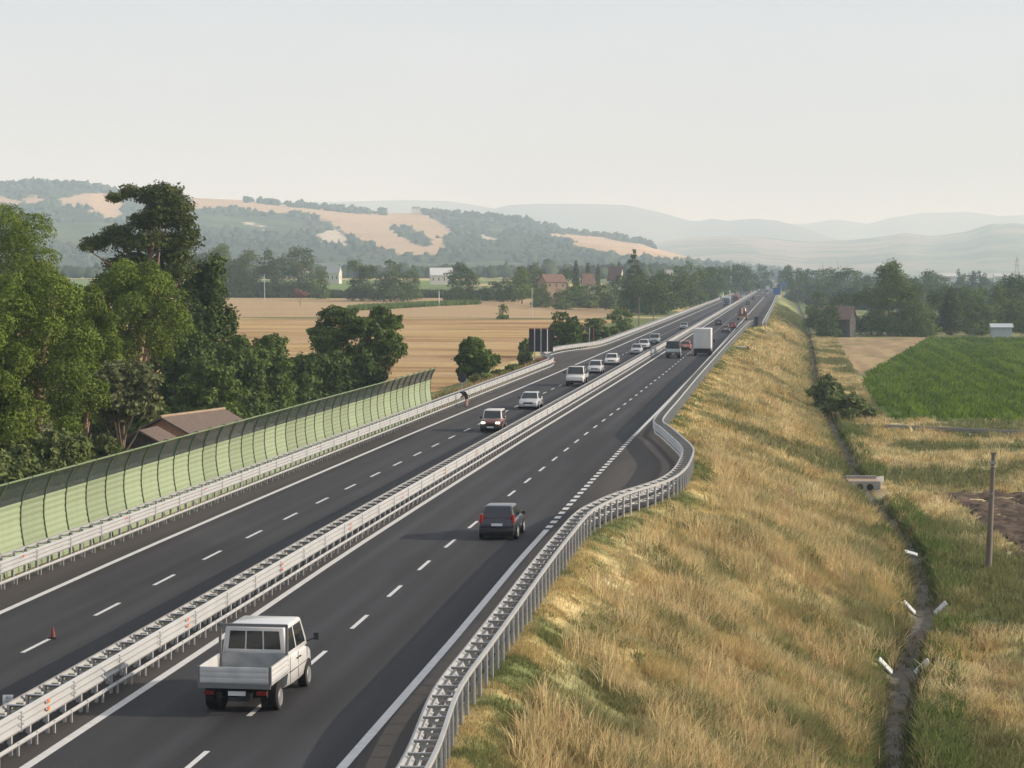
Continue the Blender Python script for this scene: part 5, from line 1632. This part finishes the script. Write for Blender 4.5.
# tiled barn behind the noise barrier
bx0 = at_depth(162, 417, 170); bx1 = at_depth(223, 408.7, 180.5)
bc = (bx0 + bx1) / 2
gzb = gz(bc[0], bc[1])
ang = math.atan2(bx1[1] - bx0[1], bx1[0] - bx0[0])
ridge_h = bc[2] - gzb
house('tiled_barn', 'old brick barn with brown tiled roof just behind the noise barrier', bc[0], bc[1], gzb, 10.6, 7.5, ridge_h - 2.0, 1.85, ang, brick_m, tile_m, (2, 1), 'barn', .35, ridge_m=mat('ridge_tile', (.24, .175, .12), rough=.9, col2=(.33, .25, .17), scale=4))
p = at_depth(148, 430, 163)
house('lean_to_shed', 'low tiled shed at the left end of the brown tiled barn', p[0], p[1], gz(p[0], p[1]), 4.2, 3.4, p[2] - gz(p[0], p[1]) - .9, .9, ang + .2, stone_m, tile_m, (1, 1), 'shed', .25)


def far_house(px, Y, ytop, wpx, hp, name, label, wallm, roofm, rz, dratio=.75, win=(3, 2), rfrac=.25, ybase=None, cat='house'):
    P = at_depth(px, ytop, Y); z0 = gz(P[0], Y) if ybase is None else at_depth(px, ybase, Y)[2]
    Hh = P[2] - z0; w = wpx * Y / F / (abs(math.cos(rz)) + abs(math.sin(rz)) * dratio)
    return house(name, label, P[0], Y, z0, w, w * dratio, Hh * (1 - rfrac), Hh * rfrac, rz, wallm, roofm, win, cat)


far_house(552, 790, 274.5, 29, 0, 'villa', 'tall ochre villa with tiled roof beyond the golden field', plast_o, tile_r, R(35), .8, (3, 3), .22)
far_house(588, 860, 274, 13, 0, 'farmhouse', 'grey house with low tiled roof right of the ochre villa', plast_g, tile_r, R(20), .8, (2, 2), .28)
far_house(616, 960, 266.5, 16, 0, 'farmhouse', 'red roofed house between the cypresses and the tall conifer', plast_w, tile_r, R(-20), .8, (3, 2), .35)
far_house(441, 1300, 268, 24, 0, 'farm_building', 'white farm building with pale roof behind the wide dark oak', plast_w, mat('pale_sheet_roof', (.52, .53, .53), rough=.7), R(15), .5, (4, 1), .4, cat='farm building')
far_house(304, 1320, 264, 11, 0, 'farmhouse', 'cream house at the meadow behind the tall oak', plast_w, tile_r, R(10), .8, (2, 2), .3)
far_house(334, 1340, 266, 15, 0, 'farm_building', 'greyish white building right of the slim tree on the meadow', plast_w, mat('grey_sheet_roof', (.38, .39, .40), rough=.7), R(-10), .6, (3, 1), .35, cat='farm building')
far_house(669, 1400, 270, 7, 0, 'farm_building', 'small white building glinting above the roadside wood', plast_w, plast_w, R(0), .7, (2, 1), .3, cat='farm building')
P = at_depth(416, 208.5, 4960)
house('hilltop_house', 'pale house on the crest of the golden hill', P[0], P[1], P[2] - 9, 18, 13, 9, 4, .3, plast_w, tile_r, (3, 2))
for px, w, l in [(948, 18, 'long white warehouse furthest left on the right hand plain'), (976, 20, 'long white warehouse between the small hazy trees'), (1001, 14, 'white warehouse above the big dark round tree')]:
    far_house(px, 1900, 273.5, w, 0, 'warehouse', l, concw, concw, R(4), .6, (5, 1), .12, cat='warehouse')
far_house(1001, 626, 324, 20, 0, 'shed', 'blue grey metal shed at the end of the green field', mat('blue_grey_sheet', (.30, .35, .38), rough=.6, col2=(.36, .41, .44), scale=1), mat('shed_roof', (.40, .44, .47), rough=.6), R(2), .6, (0, 1), .2, cat='shed')
far_house(839, 632, 306.5, 33, 0, 'cottage', 'dark cottage with faded red roof under the trees', stone_m, mat('faded_red_tiles', (.15, .09, .08), rough=.9, col2=(.2, .13, .11), scale=1.5), R(-18), .7, (3, 2), .38)

# ------------------------------------------------------------------ ditch works
p = at(859, 486, -6.6)
dxy = (float(ditch(184)), 184.0)
cu = empty('culvert', (dxy[0] + .30, dxy[1], -6.72), .06, 'concrete culvert with two pipe mouths crossing the ditch', 'culvert')
hw = MB().box((0, 0, .62), (2.6, .24, 1.5)); hw.build('headwall', conc, cu, bevel=.02)
for s in (-.42, .42):
    MB().tube([(s, -.02, .88), (s, -.135, .88)], .36, 20).build('pipe_rim', conc, cu, smooth=40)
    MB().tube([(s, -.02, .88), (s, -.142, .88)], .28, 20).build('pipe_mouth', dark_m, cu, smooth=40)
MB().box((0, 1.7, .62), (2.5, 3.1, 1.30)).build('deck', mat('dirt_cover', (.30, .20, .13), rough=1, col2=(.40, .30, .2), scale=4, bump=.5), cu)
MB().box((0, 3.4, .78), (2.6, .25, 1.5)).build('headwall', conc, cu, bevel=.02)
for s in (-1, 1):
    MB().box((s * 1.55, 3.9, 1.0), (.16, 1.5, .8), rz=-s * .6).build('wing_wall', conc, cu)
    MB().box((s * .95, -1.3, .28), (.9, .10, .62), ry=-s * .75).build('apron_slab', concw, cu)


def weir(px, py, label, both=True):
    Yw = at(px, py, -6.8)[1]; dc = float(ditch(Yw))
    ro2 = empty('ditch_check', (dc, Yw, -6.95), 0, label, 'ditch check', 'concrete checks in the ditch')
    for s in ((-1, 1) if both else (-.35,)):
        MB().box((s * .80, 0, 1.22), (.85, .60, .09), ry=-s * .80, rx=.15).build('slab', concw, ro2, bevel=.015)
    MB().box((0, 0, .12), (.8, .34, .20)).build('sill', conc, ro2, bevel=.02)


weir(903, 690, 'pair of pale concrete slabs across the ditch, nearest the bottom edge')
weir(928, 628, 'pair of pale concrete slabs across the ditch at its bend')
weir(914, 570, 'single pale slab in the ditch above its bend', False)

# raised irrigation channel
ic_ = empty('irrigation_channel', (0, 0, 0), 0, 'long grey concrete irrigation channel at the near edge of the green field', 'channel')
pth = Path([(11.6, 253.5), (30, 243.5), (90, 212)], 3)
pth.sweep(MB(), [(-.38, -5.35), (-.28, -5.75), (0, -5.88), (.28, -5.75), (.38, -5.35), (.31, -5.35), (.22, -5.68), (0, -5.78), (-.22, -5.68), (-.31, -5.35)]).build('trough', conc, ic_)
for (x, y, a) in pth.stations(5):
    MB().box((0, 0, -.0), (.7, .3, .75)).build('saddle', concw, ic_, (x, y, -6.1), a)
# drain outlet on the bank
dp = empty('drain_pipe', (-8.0, 366, -.30), 0, 'grey drain pipe sticking out of the bank near the guardrail', 'pipe')
MB().tube([(-.3, 0, .1), (1.9, 0, -.05)], .13, 12).build('pipe', concw, dp, smooth=40)
MB().box((2.0, 0, -.1), (.35, .5, .5)).build('outlet_block', mat('rusty_block', (.16, .10, .08), rough=.9), dp)
# clods heaped by the ditch
p = pxg(914, 467)
rb = blobs('rubble', np.stack([p[0] + rng.normal(0, 1.2, 60), p[1] + rng.normal(0, 2.0, 60), np.full(60, p[2] + .08)], 1), rng.uniform(.10, .26, 60), fm, (.18, .15, .13), (.34, .29, .26), 4, .7)
tag(rb, 'heap of greyish stones on the level ground beside the culvert', 'rubble', kind='stuff')

# ------------------------------------------------------------------ poles, signs, small things
pole_m = mat('weathered_concrete_pole', (.13, .108, .085), rough=.9, col2=(.19, .165, .135), scale=2.2, stretch=(1, 1, .3))
wood_m = mat('pole_wood', (.12, .095, .075), rough=.95, col2=(.19, .15, .12), scale=3, stretch=(1, 1, .2))
p0 = at(988, 573, -6.0)
cp_ = empty('utility_pole', (p0[0], p0[1], -6.15), 0, 'leaning concrete pole with no wires beside the ploughed field', 'pole')
MB().tube([(0, 0, 0), (.12, 0, 3.5), (.25, 0, 7.25)], [.20, .165, .125], 12).build('shaft', pole_m, cp_, smooth=50)
MB().box((.25, 0, 7.30), (.30, .26, .12)).build('cap', pole_m, cp_)
MB().box((.21, -.16, 6.75), (.34, .08, .18)).build('bracket', galv_dark, cp_)
for z in (6.5, 4.9, 3.4): MB().tube([(.034 * z, 0, z), (.034 * z, 0, z + .05)], .18 - .006 * z, 12).build('band', galv_dark, cp_)


def pole(px, Y, ytop, r, label, m=wood_m, cross=None, name='utility_pole', cat='pole', group='thin poles across the plain'):
    P = at_depth(px, ytop, Y); z0 = gz(P[0], Y)
    ro3 = empty(name, (P[0], Y, z0 - .2), 0, label, cat, group)
    h = P[2] - z0 + .2
    MB().tube([(0, 0, 0), (0, 0, h)], [r, r * .7], 8).build('shaft', m, ro3, smooth=50)
    if cross:
        MB().box((-.4, 0, h - cross[0]), (cross[1], .14, .16)).build('crossarm', m, ro3)
    return ro3


pole(639, 520, 297, .16, 'wooden pole with a low crossarm right of the rounded tree', wood_m, (2.9, 1.9))
pole(653.3, 560, 304, .13, 'dark wooden pole second to the right of the rounded tree')
pole(532, 640, 288, .13, 'pale thin pole left of the ochre villa', galv)
pole(264.5, 800, 274, .16, 'pale thin pole at the edge of the golden field beside the far tree row', galv)
pole(439, 760, 291, .22, 'short white post at the vine rows', concw)
pole(823, 1500, 262, .3, 'thin mast over the wide hazy tree', galv)
pole(838, 1700, 261, .35, 'second thin mast right of the wide hazy tree', galv)
pole(731, 1400, 263, .25, 'white mast beyond the roadside wood', concw)
# lattice pylon
P = at_depth(1017, 257, 1700); z0 = gz(P[0], 1700); ph_ = P[2] - z0
py_n = empty('pylon', (P[0], 1700, z0), 0, 'faint lattice pylon at the right edge of the plain', 'pylon')
lg_ = MB()
for sx in (-1, 1):
    for sy in (-1, 1): lg_.bar((sx * 2.2, sy * 2.2, 0), (sx * .4, sy * .4, ph_), .16)
for k in range(6):
    a, b = k / 6, (k + 1) / 6
    q0, q1 = 2.2 - 1.8 * a, 2.2 - 1.8 * b
    lg_.bar((-q0, -q0, ph_ * a), (q1, -q1, ph_ * b), .1).bar((q0, -q0, ph_ * a), (-q1, -q1, ph_ * b), .1)
lg_.build('lattice', galv_dark, py_n)
for z in (.80, .90): MB().box((0, 0, ph_ * z), (6.5 - 2 * z, .3, .3)).build('crossarm', galv_dark, py_n)

# round sign seen from behind
P = at_depth(462, 378.3, 206)
rs = empty('round_sign', (P[0], 206, gz(P[0], 206)), 0, 'dark back of a round road sign behind the left guardrail', 'sign')
zc = P[2] - gz(P[0], 206)
MB().tube([(0, -.02, zc), (0, .03, zc)], .40, 28).build('disc', mat('dark_sign_back', (.035, .037, .045), rough=.6), rs, smooth=40)
MB().tube([(0, .06, -.3), (0, .06, zc + .2)], .035, 8).build('post', galv_dark, rs)
# big dark sign on three pale posts
A0 = at_depth(541, 339.8, 292)
zg0 = gz(A0[0], 292)
bs = empty('large_sign', (A0[0], 292, zg0), .06, 'big dark sign board seen from behind on three pale posts', 'sign')
zt = at_depth(541, 328.3, 292)[2] - zg0; zbm = at_depth(541, 351.8, 292)[2] - zg0
brd = MB().box((0, 0, (zt + zbm) / 2), (3.2, .06, zt - zbm)).build('board', mat('dark_sign_board', (.028, .028, .034), rough=.7, col2=(.042, .036, .038), scale=1), bs)
MB().box((0, -.05, zt - .10), (3.2, .05, .2)).build('rust_band', mat('rusty_edge', (.13, .06, .045), rough=.8), bs)
for s in (-.85, .0, .85): MB().tube([(s, -.09, -.6), (s, -.09, zt - .05)], .065, 8).build('post', concw, bs, smooth=40)
hp = blobs('dirt_heap', np.array([(A0[0] - .4 + i * .5, 290.5 + .6 * (i % 2), zg0 + .25) for i in range(5)]), np.array([.9, 1.0, .9, .8, .7]), fm, (.30, .13, .085), (.36, .17, .11), 6, .6)
tag(hp, 'reddish dirt heap below the big dark sign', 'dirt heap', kind='stuff')
for px, m, l in [(589.5, galv, 'thin pale post before the lower dark oak'), (593.5, mat('dull_red_post', (.20, .05, .05), rough=.7), 'thin reddish post right of the thin pale post')]:
    P = at_depth(px, 328, 402)
    q = empty('marker_post', (P[0], 402, gz(P[0], 402)), 0, l, 'post', 'marker posts by the lay-by')
    MB().tube([(0, 0, -.2), (0, 0, P[2] - gz(P[0], 402))], .07, 8).build('shaft', m, q)
    MB().box((0, 0, P[2] - gz(P[0], 402)), (.18, .05, .18)).build('cap', m, q)
# blue direction signs
bl_m = mat('blue_sign', (.03, .11, .34), rough=.45)
for px, py, Y, w, h, l in [(776.8, 291.3, 960, 3.3, 3.0, 'large blue direction sign on the right shoulder'), (783.3, 284.6, 1330, 3.2, 2.6, 'smaller looking blue direction sign behind the large blue one')]:
    P = at_depth(px, py, Y); z0 = gz(P[0], Y)
    q = empty('blue_sign', (P[0], Y, z0), 0, l, 'road sign', 'blue direction signs')
    zc = P[2] - z0
    MB().box((0, 0, zc), (w, .08, h)).build('board', bl_m, q)
    for s in (-1, 1):
        MB().box((s * (w / 2 - .03), -.045, zc), (.06, .02, h)).build('border', concw, q)
        MB().tube([(s * w * .32, .12, -.3), (s * w * .32, .12, zc + h / 2)], .09, 8).build('post', galv_dark, q)
# small plate on the median
P = at_depth(8.0, 700, 54.6)
ks = empty('distance_plate', (P[0], 54.6, .0), .25, 'small white number plate on a thin rod over the median barrier', 'sign')
zc = P[2]
MB().box((0, 0, zc), (.27, .012, .27)).build('plate', mat('sign_white', (.50, .53, .55), rough=.5), ks)
MB().tube([(0, .02, .5), (0, .02, zc + .1)], .014, 8).build('rod', trim_m, ks)
for t, zz, sz in (('41', .025, .115), ('20', -.105, .115)):
    cu_ = bpy.data.curves.new('digits', 'FONT'); cu_.body = t; cu_.size = sz; cu_.align_x = 'CENTER'; cu_.extrude = .001
    to = bpy.data.objects.new('digits', cu_); COL.objects.link(to)
    me = bpy.data.meshes.new_from_object(to.evaluated_get(bpy.context.evaluated_depsgraph_get()))
    bpy.data.objects.remove(to)
    me.materials.clear(); me.materials.append(mat('sign_grey_ink', (.07, .08, .09), rough=.6))
    o = link('digits', me, ks, (0, -.010, zc + zz)); o.rotation_euler = (math.pi / 2, 0, 0)
# lane cone on the left carriageway
p = at(53, 638.5, 0)
cn = empty('traffic_cone', (p[0], p[1], .005), 0, 'small red lane cone by a dash of the left carriageway', 'cone')
MB().box((0, 0, .03), (.26, .26, .05)).build('base', trim_m, cn)
co = MB().tube([(0, 0, .05), (0, 0, .36)], [.085, .03], 14).build('cone_body', mat('cone_red', (.15, .03, .025), rough=.5), cn, smooth=40)
for px, py in [(460 + i, 0) for i in ()]: pass

# ------------------------------------------------------------------ the man bending over the guardrail
skin = mat('skin', (.42, .25, .18), rough=.6)
shirt_m = mat('dark_shirt', (.030, .022, .026), rough=.9)
trous = mat('pinkish_trousers', (.36, .22, .19), rough=.9)
hair_m = mat('dark_hair', (.02, .016, .013), rough=.9)
pp = at(466, 407, 0)


def skinned(name, verts, edges, radii, mats, parent, root_i=0):
    me = bpy.data.meshes.new(name); me.from_pydata(verts, edges, [])
    o = bpy.data.objects.new(name, me); COL.objects.link(o)
    md = o.modifiers.new('s', 'SKIN'); md.use_smooth_shade = True
    for i, r in enumerate(radii):
        sv_ = me.skin_vertices[0].data[i]; sv_.radius = (r, r); sv_.use_root = (i == root_i)
    o.modifiers.new('d', 'SUBSURF').levels = 2
    dg = bpy.context.evaluated_depsgraph_get()
    m2 = bpy.data.meshes.new_from_object(o.evaluated_get(dg)); m2.name = name
    bpy.data.objects.remove(o); bpy.data.meshes.remove(me)
    for m in mats: m2.materials.append(m)
    return m2


man = empty('person', (pp[0] + .05, pp[1], .004), 0, 'person in dark top bending over the left guardrail', 'person')
vs = [(0, 0, .82), (-.04, 0, 1.02), (-.16, 0, 1.24), (-.30, 0, 1.33), (-.42, 0, 1.28), (-.48, 0, 1.20),
      (.02, .10, .78), (.06, .12, .45), (.02, .12, .08), (-.14, .13, .04), (.02, -.10, .78), (-.02, -.12, .45), (.02, -.13, .08), (-.14, -.14, .04),
      (-.26, .20, 1.22), (-.34, .25, .98), (-.50, .22, .88), (-.58, .20, .86), (-.26, -.20, 1.22), (-.32, -.26, .98), (-.48, -.23, .88), (-.56, -.21, .86)]
es_ = [(0, 1), (1, 2), (2, 3), (3, 4), (4, 5), (0, 6), (6, 7), (7, 8), (8, 9), (0, 10), (10, 11), (11, 12), (12, 13), (3, 14), (14, 15), (15, 16), (16, 17), (3, 18), (18, 19), (19, 20), (20, 21)]
rd = [.165, .17, .18, .14, .08, .105, .11, .075, .05, .042, .11, .075, .05, .042, .07, .05, .036, .034, .07, .05, .036, .034]
bmh = skinned('body', vs, es_, rd, [skin, trous], man)
link('body', bmh, man)


def garment(name, test, m, off):
    b = bmesh.new(); b.from_mesh(bmh)
    for v in b.verts: v.co += v.normal * off
    bmesh.ops.delete(b, geom=[f for f in b.faces if not test(f.calc_center_median())], context='FACES')
    for f in b.faces: f.material_index = 0; f.smooth = True
    me = bpy.data.meshes.new(name); b.to_mesh(me); b.free(); me.materials.append(m)
    return link(name, me, man)


garment('shirt', lambda c: c.z > .72 and c.x > -.44 and (abs(c.y) < .32), shirt_m, .03)
garment('trousers', lambda c: c.z <= .80 and c.z > .10 and c.x > -.2, trous, .016)
hd = MB()
for k in range(1): hd.tube([(-.44, 0, 1.34), (-.48, 0, 1.30), (-.52, 0, 1.21)], [.06, .115, .09], 12)
hd.build('hair', hair_m, man, smooth=60)
for s in (-.12, .13): MB().box((-.06, s, .045), (.26, .10, .09)).build('shoe', trim_m, man, bevel=.02)
